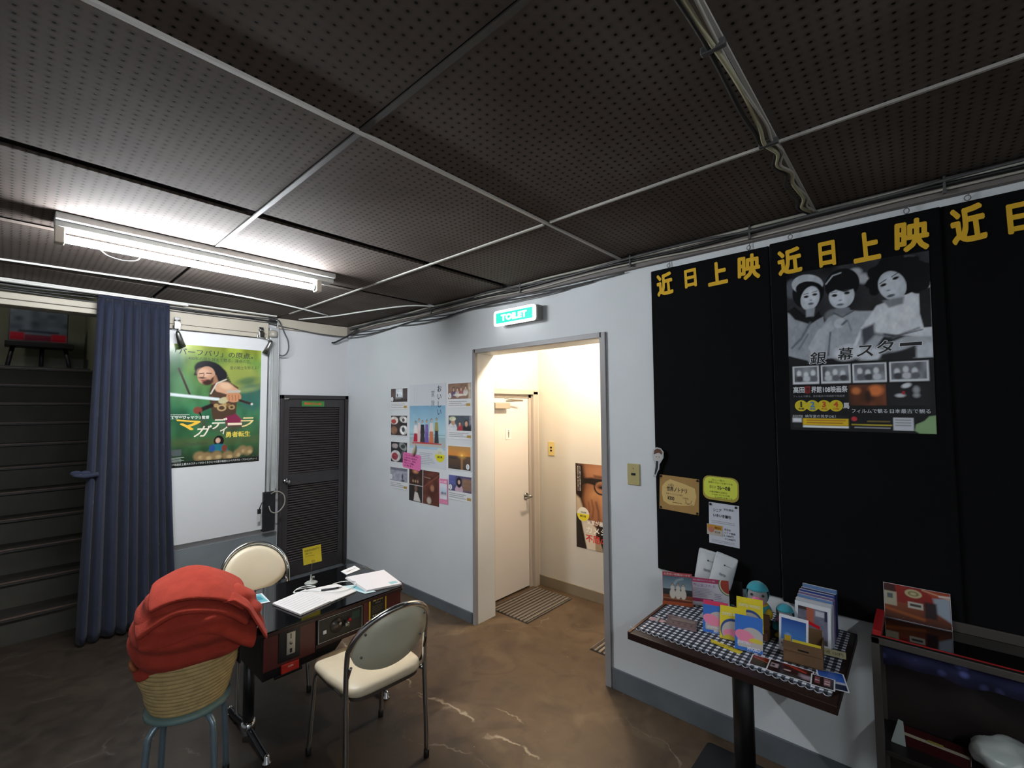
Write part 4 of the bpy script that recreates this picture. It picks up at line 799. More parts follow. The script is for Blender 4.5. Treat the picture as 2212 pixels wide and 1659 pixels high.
c.poly([(.0, .60), (.08, .60), (.14, .72), (.2, .98), (.2, 1), (0, 1)], '201a18', 2); c.poly([(.08, .61), (.22, .66), (.38, .74), (.36, .86), (.36, 1), (.2, 1)], 'd3c6b4', 2); c.poly([(.38, .70), (1, .68), (1, 1), (.50, 1), (.40, .84)], '241a18', 3); c.poly([(.36, .86), (.42, .84), (.5, 1), (.36, 1)], 'a08a70', 2)
add_print('poster_print', c, o, 0.0015, True)
Q = lambda *a, **k: pt(o, w, h, *a, **k)
Q('米軍が最も恐れた男', .21, .655, .86, .71, .0022, 'e8e2da', bold=.02); Q('カメジロー', .19, .735, .84, .805, .0022, 'ece8e2', bold=.02); Q('不屈の生涯', .18, .825, .85, .915, .0022, 'c8201c', bold=.02)
Q('弾圧を恐れずに闘い続けた男がいた', .035, .03, .06, .33, .0022, 'e0d8cc', vert=True); Q('人々に愛された政治家の記録', .075, .03, .10, .33, .0022, 'e0d8cc', vert=True)
o2 = thing('round_sticker', 'round yellow sticker on the portrait poster in the passage', 'sticker', frame((PX-0.003, 2.10, 0.675), (0, -1, 0), (0, 0, 1)))
finish('sticker_disc', prism([(0.058*math.cos(R(a)), 0.058*math.sin(R(a))) for a in range(0, 360, 12)], 0, 0.0006), ink('dcd8c8'), o2); finish('yellow_half', prism([(0.058*math.cos(R(a)), 0.058*math.sin(R(a))+0.004) for a in range(180, 361, 12)], 0.0006, 0.0009), ink('d9c820'), o2)
text('割引券', o2, -0.03, -0.024, 0.03, -0.006, 0.0016, '4a4418', bold=.03); text('一般 前売', o2, -0.03, 0.01, 0.03, 0.024, 0.0016, '5c5440', bold=.02)

# black felt banners
M_felt = mat('black_felt', '08080a', 0.92, spec=0.15); M_yel = mat('yellow_felt_letters', 'e0b024', 0.8)
def banner(label, y0, y1, z0, z1, off, chars, hooks):
    w, h = y0-y1, z1-z0; fr = frame((XB-off, (y0+y1)/2, (z0+z1)/2), (0, -1, 0), (0, 0, 1))
    o = thing('felt_banner', label, 'banner', fr, 'black felt banners hanging on the right wall')
    finish('felt_sheet', box((-w/2, -h/2, -0.014), (w/2, h/2, 0.0), 0.004), M_felt, o)
    cy, cz = (y0+y1)/2, (z0+z1)/2
    for (ch, ya, za, yb, zb, rt) in chars:
        text(ch, o, cy-ya, zb-cz, cy-yb, za-cz, 0.0035, '', bold=0.038, rot=rt, m=M_yel, name='letter')
    for hy in hooks:
        b = bmesh.new(); x = cy-hy; bm_tube(b, [(x+0.008*math.cos(R(a)), h/2+0.012+0.010*math.sin(R(a)), -0.004) for a in range(0, 360, 30)], 0.0018, 5, closed=True); bm_tube(b, smooth_path([(x, h/2+0.02, -0.004), (x+0.006, h/2+0.03, -0.003), (x, h/2+0.042, -0.006)]), 0.0018, 5)
        finish('hook', b, M_steel, o)
    return o
b1 = banner('black felt banner nearest the doorway, with paper notes pinned on it', 1.048, 0.482, 0.714, 2.282, 0.012, [('近', 1.015, 2.258, 0.928, 2.138, 4), ('日', 0.866, 2.250, 0.806, 2.155, 2), ('上', 0.752, 2.257, 0.660, 2.143, 2), ('映', 0.614, 2.262, 0.518, 2.141, -1)], [0.95, 0.565])
b2 = banner('middle black felt banner carrying the black and white film poster', 0.476, -0.086, 0.705, 2.285, 0.024, [('近', 0.446, 2.245, 0.354, 2.130, 3), ('日', 0.292, 2.242, 0.234, 2.135, 1), ('上', 0.177, 2.246, 0.090, 2.127, 2), ('映', 0.046, 2.260, -0.053, 2.134, -2)], [0.394, 0.007])
b3 = banner('black felt banner cut by the right edge, above the display cabinet', -0.0845, -0.66, 0.70, 2.285, 0.016, [('近', -0.110, 2.268, -0.200, 2.132, 3), ('日', -0.250, 2.240, -0.315, 2.135, 1), ('上', -0.36, 2.246, -0.45, 2.13, 1), ('映', -0.49, 2.26, -0.58, 2.13, 0)], [-0.159, -0.5])

# black and white poster
w, h = 0.463, 0.682
fr = frame((XB-0.0245, 0.186, 1.788), (0, -1, 0), (0, 0, 1), R(-0.6))
o = card('film_poster', 'black and white film poster of three women with yellow number circles', 'poster', fr, w, h, 0.001, M_glosspaper)
c = Canvas(w, h, 170, '101012')
c.grad('2a2b2e', '1b1b1d', 0, .585); c.noise(.8, 9, 0, 0, 1, .585)
c.ell(.52, .06, .05, .03, 'a8adb3', 0, 4, .7); c.ell(.58, .10, .04, .03, 'b5bac0', 0, 4, .7); c.ell(.36, .30, .07, .04, '6c7075', 0, 3, .8); c.ell(.86, .03, .06, .02, '6c7075', 0, 4, .8); c.ell(.04, .10, .05, .06, '50545a', 0, 3)
W1, W2, W3 = 'b4b9c0', '8c9198', 'c6cad0'
# left woman
c.poly([(0, .25), (.10, .27), (.17, .33), (.28, .30), (.30, .42), (.22, .50), (0, .53)], W2, 2); c.poly([(0, .24), (.06, .215), (.13, .27), (.2, .30), (.25, .26), (.27, .30), (.18, .34), (.06, .30)], '17181a', 2)
c.ell(.17, .135, .125, .105, '131416'); c.ell(.165, .085, .125, .062, 'a3a8ae', 18); c.ell(.18, .118, .11, .05, '131416', 18)
c.ell(.185, .175, .073, .075, 'aab0b7', 10); c.ell(.19, .165, .05, .045, 'c3c8cf', 10, 6, .8); c.poly([(.15, .24), (.22, .24), (.21, .29), (.15, .29)], '8b9097', 2)
for (x, y) in ((.155, .162), (.222, .155)): c.ell(x, y, .020, .008, '1b1c1f'); c.line([(x-.02, y-.016), (x+.018, y-.02)], .006, '2b2c30')
c.ell(.19, .21, .022, .007, '55585f'); c.ell(.19, .188, .010, .004, '7a7f86')
c.line([(.03, .48), (.11, .42), (.18, .33)], .018, '5a5f66', 3); c.line([(.08, .5), (.16, .4)], .01, '5a5f66', 3)
c.poly([(0, .49), (.16, .50), (.22, .56), (.16, .585), (.0, .53)], '8f949b', 3); c.poly([(.0, .53), (.15, .565), (.17, .585), (.0, .585)], '141417', 2)
# middle woman
c.poly([(.22, .40), (.32, .31), (.42, .27), (.54, .29), (.66, .30), (.70, .45), (.60, .56), (.28, .56), (.2, .52)], '989da4', 2.5); c.poly([(.16, .48), (.24, .38), (.34, .33), (.36, .38), (.30, .42), (.28, .54), (.19, .56)], 'a7acb3', 2)
c.ell(.425, .115, .125, .095, '111214', 5); c.line([(.31, .10), (.36, .055), (.42, .045)], .010, '9fa4aa', 1.2)
c.ell(.42, .185, .092, .078, 'a9afb6'); c.ell(.41, .185, .065, .05, 'c1c6cd', 0, 7, .8); c.poly([(.32, .10), (.52, .10), (.52, .15), (.44, .165), (.38, .145), (.33, .16)], '111214', 1.5)
for (x, y) in ((.37, .178), (.46, .172)): c.ell(x, y, .021, .009, '1b1c1f'); c.line([(x-.022, y-.018), (x+.02, y-.02)], .006, '35373b')
c.ell(.41, .238, .026, .007, '5a5d64'); c.ell(.41, .212, .014, .005, '7d8289'); c.poly([(.37, .26), (.47, .26), (.49, .29), (.42, .31), (.36, .29)], '6f747b', 2)
c.line([(.36, .285), (.42, .315), (.50, .285)], .012, '4e5359', 1.5); c.ell(.40, .35, .04, .03, 'b0b5bc', 30, 2); c.line([(.42, .36), (.45, .34)], .02, '5d6268', 2); c.line([(.33, .40), (.31, .54)], .012, '565b62', 2); c.line([(.46, .34), (.48, .40)], .008, '6a6f76', 2)
# right woman
c.poly([(.56, .38), (.66, .27), (.78, .24), (.90, .20), (1.0, .165), (1, .50), (.86, .46), (.74, .44), (.64, .42)], W3, 2.5)
c.ell(.80, .125, .165, .105, '0f1012', 15); c.ell(.70, .10, .07, .055, '0f1012'); c.ell(.93, .17, .07, .06, '0f1012')
for k in range(16):
    a = R(150+16*k); c.ell(.80+.175*math.cos(a), .125+.105*math.sin(a), .035+.012*math.sin(k*2.3), .024+.008*math.cos(k*3.1), '0f1012', 20*k, 2)
c.ell(.765, .165, .088, .086, 'a9aeb6', -14); c.ell(.755, .165, .062, .058, 'c0c5cc', -14, 7, .8)
for (x, y) in ((.71, .155), (.79, .125)): c.ell(x, y, .022, .008, '17181a', -20); c.line([(x-.025, y-.01), (x+.018, y-.03)], .007, '232428')
c.ell(.755, .222, .028, .008, '54575e', -14); c.ell(.74, .19, .014, .005, '7d8289'); c.poly([(.70, .245), (.84, .235), (.83, .275), (.74, .29)], '777c83', 3)
c.line([(.62, .43), (.76, .46), (.92, .42)], .014, '6a6f76', 3); c.poly([(.93, .22), (1, .20), (1, .42), (.95, .42), (.93, .34)], '1c1d20', 1.5); c.line([(.74, .46), (.94, .43)], .008, '33353a', 2)
c.poly([(.70, .50), (.84, .46), (1, .47), (1, .56), (.90, .51), (.74, .56)], '9ca1a8', 3); c.line([(.50, .50), (.56, .39)], .022, 'c3c8cf', 2); c.poly([(.55, .40), (.64, .37), (.64, .44), (.56, .50)], '40434a', 4)
c.ell(.45, .53, .10, .045, 'c9cdd4', -10, 6); c.ell(.62, .55, .10, .035, 'bcc1c8', -8, 5); c.poly([(.90, .52), (1, .50), (1, .585), (.88, .585)], 'b5bac1', 3); c.poly([(.68, .55), (.9, .53), (.9, .585), (.66, .585)], '1a1b1d', 4)
c.noise(.10, 26, 0, 0, 1, .585); c.noise(.08, 60, 0, 0, 1, .585)
# bars and lower area
c.rect(0, .585, 1, 1, '0b0b0d')
for k, (x0, x1) in enumerate([(.03, .235), (.25, .465), (.48, .71), (.725, .97)]):
    c.rect(x0, .60, x1, .712, 'c9cdd2'); c.rect(x0+.012, .607, x1-.012, .70, '6d7177'); c.noise(.7, 22, x0+.012, .607, x1-.012, .70)
    for q in range(3): c.ell(x0+.05+.055*q, .645+.01*((q+k) % 2), .018, .018, 'c3c7cc', 0, 2); c.ell(x0+.055+.055*q, .68, .028, .018, ['3b3d42', 'b5b9be', '5c5f65'][(q+k) % 3], 0, 2)
c.rect(.45, .725, .70, .845, '5a2f1a', 2); c.noise(.7, 20, .45, .725, .70, .845); c.ell(.63, .76, .05, .03, 'c9703a', 0, 5); c.ell(.5, .76, .03, .02, 'b5683a', 0, 4); c.ell(.58, .79, .02, .04, '2a160e', 0, 3)
c.rect(.71, .725, .97, .845, '17171b'); c.ell(.83, .735, .03, .012, 'c9ccd2', -20, 2); c.ell(.79, .79, .03, .01, 'b5b8bd', 0, 2); c.ell(.89, .76, .02, .02, '8c8f95', 0, 3); c.ell(.89, .79, .02, .012, '8c8f95', 0, 3); c.ell(.81, .775, .01, .01, 'a02430')
c.rect(.02, .905, .44, .985, '1b1b1d'); c.rect(.10, .925, .44, .968, 'c9a81c'); c.rect(.10, .97, .44, .982, 'd0d3d8'); c.rect(.02, .925, .09, .95, 'c9ccd2', 2); c.rect(.13, .935, .42, .940, '8a4020', 1); c.rect(.13, .950, .40, .955, '8a4020', 1)
c.rect(.74, .915, .865, .985, 'b8bcc2'); c.rect(.75, .925, .85, .93, '6c7076', 1); c.rect(.75, .94, .85, .945, '6c7076', 1); c.rect(.75, .955, .85, .96, '6c7076', 1)
c.ell(.48, .925, .02, .013, 'b0303a'); c.rect(.46, .955, .73, .962, 'a89a2c', 1); c.rect(.48, .972, .72, .977, 'a0a4aa', 1); c.rect(.57, .935, .72, .94, '7a6a30', 1)
c.poly([(.87, .985), (.88, .95), (.93, .93), (.96, .905), (1, .9), (1, 1), (.9, 1)], '7d9a6e', 1.5)
c.P = np.clip(c.P*1.35, 0, 0.9)
add_print('poster_print', c, o, 0.0015, True)
Q = lambda *a, **k: pt(o, w, h, *a, **k)
for (s, u0, v0, u1, v1) in [('銀', .17, .515, .295, .59), ('幕', .38, .50, .49, .575), ('ス', .515, .495, .63, .56), ('タ', .65, .475, .76, .55), ('ー', .80, .495, .935, .515)]:
    Q(s, u0-.006, v0-.003, u1+.006, v1+.003, .0021, 'd8dbe0', bold=.045, shear=.1); Q(s, u0, v0, u1, v1, .0024, '17181a', bold=.012, shear=.1)
Q('高田', .03, .728, .12, .768, .0022, 'd9dce0', bold=.03); shape(o, [((.125-.5)*w, (.5-.770)*h), ((.165-.5)*w, (.5-.770)*h), ((.165-.5)*w, (.5-.726)*h), ((.125-.5)*w, (.5-.726)*h)], .0020, 'a01c22'); Q('世', .13, .732, .16, .765, .0024, '300808', bold=.04); Q('界館108映画祭', .172, .728, .44, .768, .0022, 'd9dce0', bold=.03)
Q('フィルムで観る、日本最古の映画館で映画祭', .03, .782, .42, .795, .0022, '8c9096')
for k, (nn, cc) in enumerate([('1', '1c1c1e'), ('2', '4a8ac0'), ('3', 'c9541c'), ('4', 'c9541c')]):
    cx = (.09+.088*k-.5)*w; cy = (.5-.848)*h; oval(o, cx, cy, .0235, .0235, .0022+.0002*k, 'd4c21c', 'number_circle'); text(nn, o, cx-.008, cy-.006, cx+.008, cy+.018, .0032, cc, bold=.04, keep=True); text(['会場', '番組', '作品', '日間'][k], o, cx-.010, cy-.017, cx+.010, cy-.009, .0032, cc, bold=.02)
Q('馬', .405, .83, .45, .865, .0022, 'c9ccd2', bold=.04)
Q('フィルムで観る', .465, .865, .705, .89, .0022, 'c9ccd2', bold=.01); Q('日本最古で観る', .72, .865, .97, .89, .0022, 'c9ccd2', bold=.01)
Q('高田世界館', .02, .905, .10, .922, .0022, 'c9ccd2'); Q('映写室の見学OK！', .12, .903, .35, .922, .0022, 'b5b8be', bold=.01)

# notes on the first banner
def pins(o, pts, z):
    for (x, y) in pts:
        finish('pin', bm_lathe(bmesh.new(), [(0.006, z), (0.006, z+0.003), (0.003, z+0.006), (0, z+0.0065)], (x, y, 0), 12), M_dark, o)
x1 = XB-0.0125
fr, w, h = on_B(1.028, 0.826, 1.022, 1.198, 0, -2, x1)
o = card('kraft_notice', 'brown kraft cafe notice with a cream patch pinned on the first banner', 'notice', fr, w, h, 0.0012, mat('kraft', 'a48048', 0.8, noise=.08))
shape(o, [(-.087, .03), (-.068, .055), (-.045, .07), (.03, .055), (.08, .04), (.088, .0), (.078, -.045), (.02, -.055), (-.05, -.06), (-.08, -.045), (-.088, -.01)], .0016, 'd0b170', 'cream_patch')
text('cafe', o, -.055, .036, -.025, .05, .0022, '6a5a38'); text('世界ノトナリ', o, -.062, .008, .042, .034, .0022, '2c2416', bold=.03); text('本格ハンドドリップ珈琲', o, -.066, -.008, .02, .0, .0022, '5a4a2c')
text('¥300', o, -.058, -.036, -.022, -.016, .0022, '2c2416', bold=.03); text('COFFEE', o, .02, -.02, .05, -.012, .0022, '5a4a2c'); lines_print(o, -.03, -.05, .03, -.04, .0022, 1, '5a4a2c', seed=6)
finish('cup_sketch', bm_tube(bm_tube(bmesh.new(), smooth_path([(.035, -.022, .0024), (.04, -.036, .0024), (.06, -.036, .0024), (.066, -.022, .0024)]), .0008, 4), [(.033, -.042, .0024), (.07, -.044, .0024)], .0008, 4), ink('4a3c22'), o)
pins(o, [(-.093, .08), (.093, .08), (-.093, -.08), (.093, -.08)], .001)
fr, w, h = on_B(0.806, 0.643, 1.103, 1.217, 0, -1.5, x1)
o = card('yellow_notice', 'yellow-green rounded notice about a curry gathering on the first banner', 'notice', fr, w, h, 0.0012, mat('olive_yellow_card', 'a8963c', 0.6), corner=0.03)
finish('bright_sheet', prism([(x, y+.003) for x, y in rrect(w*.93, h*.86, .03)], .0012, .0018), mat('lime_paper', 'd0d94a', 0.6), o)
text('月に一度の', o, -.04, .034, .02, .044, .0024, '5c6a1c'); text('昼食にカレーを食べる会', o, -.055, .022, .055, .031, .0024, '5c6a1c'); text('昼だけ', o, -.05, -.002, -.02, .012, .0024, '6a7424'); text('カレーの会', o, -.014, -.006, .045, .016, .0024, '1f2a10', bold=.04)
for k in range(3): text(['＊毎月最終日曜日', '＊12:00〜なくなり次第', '＊500円 お茶つき'][k], o, -.05+.012*k, -.022-.012*k, .03+.012*k, -.014-.012*k, .0024, '4a5618', bold=.01)
fr, w, h = on_B(0.782, 0.646, 0.896, 1.09, 0, -1, x1)
o = card('discount_notice', 'white senior discount notice pinned below the yellow-green notice', 'notice', fr, w, h, 0.001, mat('notice_white', 'c6cad4', 0.6))
text('シニア', o, -.048, .055, -.01, .071, .0016, '1c1e24', bold=.02); text('平日限定', o, .0, .066, .045, .077, .0016, '3c3e46', bold=.02); text('いきいき割引', o, -.048, .030, .032, .046, .0016, '1c1e24', bold=.04)
for k, s in enumerate(['平日の', 'シニア映画', '1,100円', '→1,000円']): text(s, o, .002, -.028-.014*k, [.03, .05, .042, .05][k], -.018-.014*k, .0016, '2a2c34', bold=.02)
lines_print(o, -.055, .0, .055, .015, .0016, 2, '8a8e98', seed=8); lines_print(o, -.055, -.09, .05, -.076, .0016, 2, '8a8e98', seed=18)
pins(o, [(-.06, .088), (.055, .088)], .001)
fr2 = on_B(0.792, 0.720, 0.938, 0.985, 0.002, -1, x1)
o = card('orange_coupon', 'small orange and white coupon on the edge of the senior notice', 'coupon', fr2[0], .072, .05, .001, mat('coupon_white', 'b9b2a8', 0.6))
shape(o, [(-.034, .002), (.034, .002), (.034, .023), (-.034, .023)], .0014, 'c08a24', 'orange_band'); oval(o, -.016, 0, .014, .014, .0017, 'b8705c', 'pink_disc'); text('割引券', o, 0, -.014, .026, -.004, .002, '6a5a48', bold=.02); text('特別', o, .0, .006, .028, .017, .002, '6a3c14', bold=.02)
# small cut-out figure
o = thing('paper_cutout', 'small white-edged paper cut-out figure with brown bun hair at the edge of the first banner', 'cut-out', frame((XB-0.028, 1.020, 1.26), (0, -1, 0), (0, 0, 1)))
P_ = [(-.035, .045), (-.03, .07), (-.012, .083), (.012, .078), (.026, .06), (.024, .03), (.012, .01), (.002, -.005), (0, -.03), (-.012, -.05), (-.02, -.075), (-.035, -.072), (-.026, -.04), (-.022, -.01), (-.032, .015)]
finish('sheet', prism(P_, 0, .0012), ink('b5b8ba'), o); shape(o, [(-.028, .045), (-.024, .066), (-.010, .076), (.010, .072), (.020, .056), (.016, .045), (0, .055), (-.014, .05)], .0018, '5a3423', 'hair'); oval(o, -.006, .032, .020, .018, .0020, 'c4bdb8', 'face'); shape(o, [(-.016, .012), (-.004, .01), (-.006, -.025), (-.02, -.06), (-.026, -.058), (-.019, -.02)], .0018, '1c1b1e', 'dress')
for x in (-.013, .002): oval(o, x, .033, .003, .0022, .0023, '3a302c', 'eye')
oval(o, -.005, .023, .003, .0012, .0023, 'a05048', 'mouth')

# ================================================================== FURNITURE
# --- cocktail arcade table
M_gl = mat('black_glass_top', '050607', 0.06, spec=0.6, coat=0.3); M_wood = mat('dark_red_wood', '2c1412', 0.4, noise=0.2, scale=9, stretch=(1, 6, 6)); M_redp = mat('red_brown_panel', '4e1c19', 0.45, noise=0.15, scale=5)
M_cab = mat('black_cabinet', '0d0b0c', 0.4)
at_ = thing('arcade_table', 'low arcade game table with black glass top and red-brown front panels', 'game table', T(1.11, 2.385, 0))
def oct_(x0, x1, y0, y1, c): return [(x0+c, y0), (x1-c, y0), (x1, y0+c), (x1, y1-c), (x1-c, y1), (x0+c, y1), (x0, y1-c), (x0, y0+c)]
finish('table_top', prism(oct_(-0.375, 0.375, -0.275, 0.275, 0.035), 0.578, 0.594), M_wood, at_, bev=0.003)
finish('glass_top', prism(oct_(-0.372, 0.372, -0.272, 0.272, 0.034), 0.594, 0.600), M_gl, at_, bev=0.0015)
for (x, y) in ((-0.36, -0.15), (0.36, -0.2), (0.36, 0.15), (-0.36, 0.18)): finish('glass_clip', box((x-0.014, y-0.022, 0.597), (x+0.014, y+0.022, 0.603), 0.002), M_steel, at_)
bm = bmesh.new()   # body: side profile tapering under, seen from -y
pr = [(-0.355, 0.578), (0.355, 0.578), (0.33, 0.44), (0.02, 0.435), (-0.02, 0.395), (-0.345, 0.385)]
a = [bm.verts.new((x, -0.245, z)) for x, z in pr]; b_ = [bm.verts.new((x, 0.195, z)) for x, z in pr]; bm.faces.new(a); bm.faces.new(list(reversed(b_)))
for i in range(6): bm.faces.new((a[i], b_[i], b_[(i+1) % 6], a[(i+1) % 6]))
finish('cabinet_body', bm, M_cab, at_, bev=0.003)
FY = -0.247
def fp(name, x0, x1, z0, z1, d, m, bev=0.002): return finish(name, box((x0, FY-d, z0), (x1, FY+0.002, z1), bev), m, at_)
fp('front_panel', -0.345, -0.12, 0.425, 0.570, 0.004, M_redp); fp('front_panel', 0.125, 0.345, 0.445, 0.570, 0.004, M_redp); fp('front_rail', -0.118, 0.123, 0.437, 0.456, 0.006, M_wood); fp('front_rail', -0.118, 0.123, 0.572, 0.578, 0.006, M_wood)
cp = bmesh.new(); bm_prism(cp, [(-0.113, 0.456), (0.118, 0.456), (0.118, 0.570), (-0.113, 0.570)], 0, 0.010)
for v in cp.verts: v.co = Vector((v.co.x, FY-v.co.z, v.co.y))
finish('control_panel', cp, M_dark, at_)
w_ = bmesh.new()
for (x0, x1, z0, z1) in ((-0.109, 0.114, 0.4595, 0.461), (-0.109, 0.114, 0.5655, 0.567), (-0.109, -0.1075, 0.4595, 0.567), (0.1125, 0.114, 0.4595, 0.567)): bm_box(w_, (x0, FY-0.0108, z0), (x1, FY-0.010, z1))
finish('panel_outline', w_, ink('b0b0b0'), at_)
def yk(name, x, z, d, r, m, n=18): return finish(name, tube([(x, FY-0.009, z), (x, FY-0.009-d, z)], r, n), m, at_)
yk('joystick_plate', -0.02, 0.515, 0.004, 0.034, mat('worn_plate', '4a4440', 0.3, metal=.5)); yk('joystick_shaft', -0.01, 0.525, 0.02, 0.007, M_steel); yk('joystick_ball', 0.022, 0.513, 0.03, 0.012, M_steel)
finish('white_button', box((-0.088, FY-0.016, 0.498), (-0.072, FY-0.009, 0.514), 0.001), ink('d0d0d0'), at_); yk('red_button', 0.045, 0.522, 0.009, 0.007, ink('c01c24')); finish('green_decal', box((0.06, FY-0.0105, 0.518), (0.10, FY-0.0098, 0.552)), ink('12382e'), at_)
# instruction card
finish('instruction_card', box((0.155, FY-0.006, 0.474), (0.256, FY-0.003, 0.582), 0.001), ink('c7a31c'), at_); finish('card_face', box((0.163, FY-0.0066, 0.480), (0.248, FY-0.0059, 0.576)), ink('181512'), at_)
def on_front(o): o.matrix_parent_inverse = Matrix.Identity(4); o.matrix_local = frame((0, FY-0.0072, 0), (1, 0, 0), (0, 0, 1)); return o
on_front(text('遊び方', at_, 0.175, 0.563, 0.235, 0.570, 0, 'c7b060', bold=.03)); on_front(text('HOW TO PLAY', at_, 0.19, 0.550, 0.22, 0.556, 0, 'b0b0b0')); on_front(text('■ ● ▲ ■ ●', at_, 0.175, 0.488, 0.238, 0.496, 0, 'b5a890'))
lp_ = lines_print(at_, 0.172, 0.503, 0.240, 0.542, 0, 5, '6a6048', seed=4); on_front(lp_)
on_front(text('MICRO', at_, -0.095, 0.468, -0.075, 0.473, -0.004, 'a0a0a0')).location.y = FY-0.0112
# coin slot and coin return
fp('coin_mount', -0.285, -0.190, 0.440, 0.585, 0.008, M_dark, 0.004); finish('coin_plate', box((-0.252, FY-0.012, 0.466), (-0.214, FY-0.007, 0.562), 0.002), mat('worn_aluminium', 'a9a7a0', 0.35, metal=.7), at_)
finish('coin_slot', box((-0.236, FY-0.0126, 0.535), (-0.232, FY-0.0115, 0.556)), M_dark, at_); yk('coin_lock', -0.233, 0.515, 0.006, 0.006, M_steel); finish('coin_slit', box((-0.238, FY-0.0126, 0.474), (-0.228, FY-0.0115, 0.492)), M_dark, at_)
fp('coin_return', -0.272, -0.195, 0.392, 0.430, 0.012, mat('red_return_box', 'a8261c', 0.4), 0.003); t_ = text('COIN', at_, -0.245, 0.413, -0.222, 0.421, 0, 'd8b8a8', bold=.03); on_front(t_); t_.location.y = FY-0.0128
fp('return_lip', -0.30, -0.18, 0.380, 0.392, 0.010, M_cab)
for x in (-0.30, 0.30):
    finish('leg', tube([(x, 0.045, 0.40), (x, 0.045, 0.045)], 0.024, 16), M_cab, at_)
    finish('foot', tube(smooth_path([(x, -0.185, 0.022), (x, -0.10, 0.03), (x, 0.045, 0.045), (x, 0.20, 0.03), (x, 0.30, 0.022)]), 0.015, 12), mat('dark_chrome', '3f4044', 0.25, metal=.9), at_)
    for y in (-0.19, 0.305): finish('foot_cap', bm_lathe(bmesh.new(), [(0.016, 0), (0.020, 0.003), (0.020, 0.010), (0.012, 0.016), (0.012, 0.034), (0.006, 0.040), (0, 0.041)], (x, y, 0), 16), M_chrome, at_)
    finish('hub', tube([(x, 0.045, 0.03), (x, 0.045, 0.085)], 0.030, 16), M_chrome, at_)

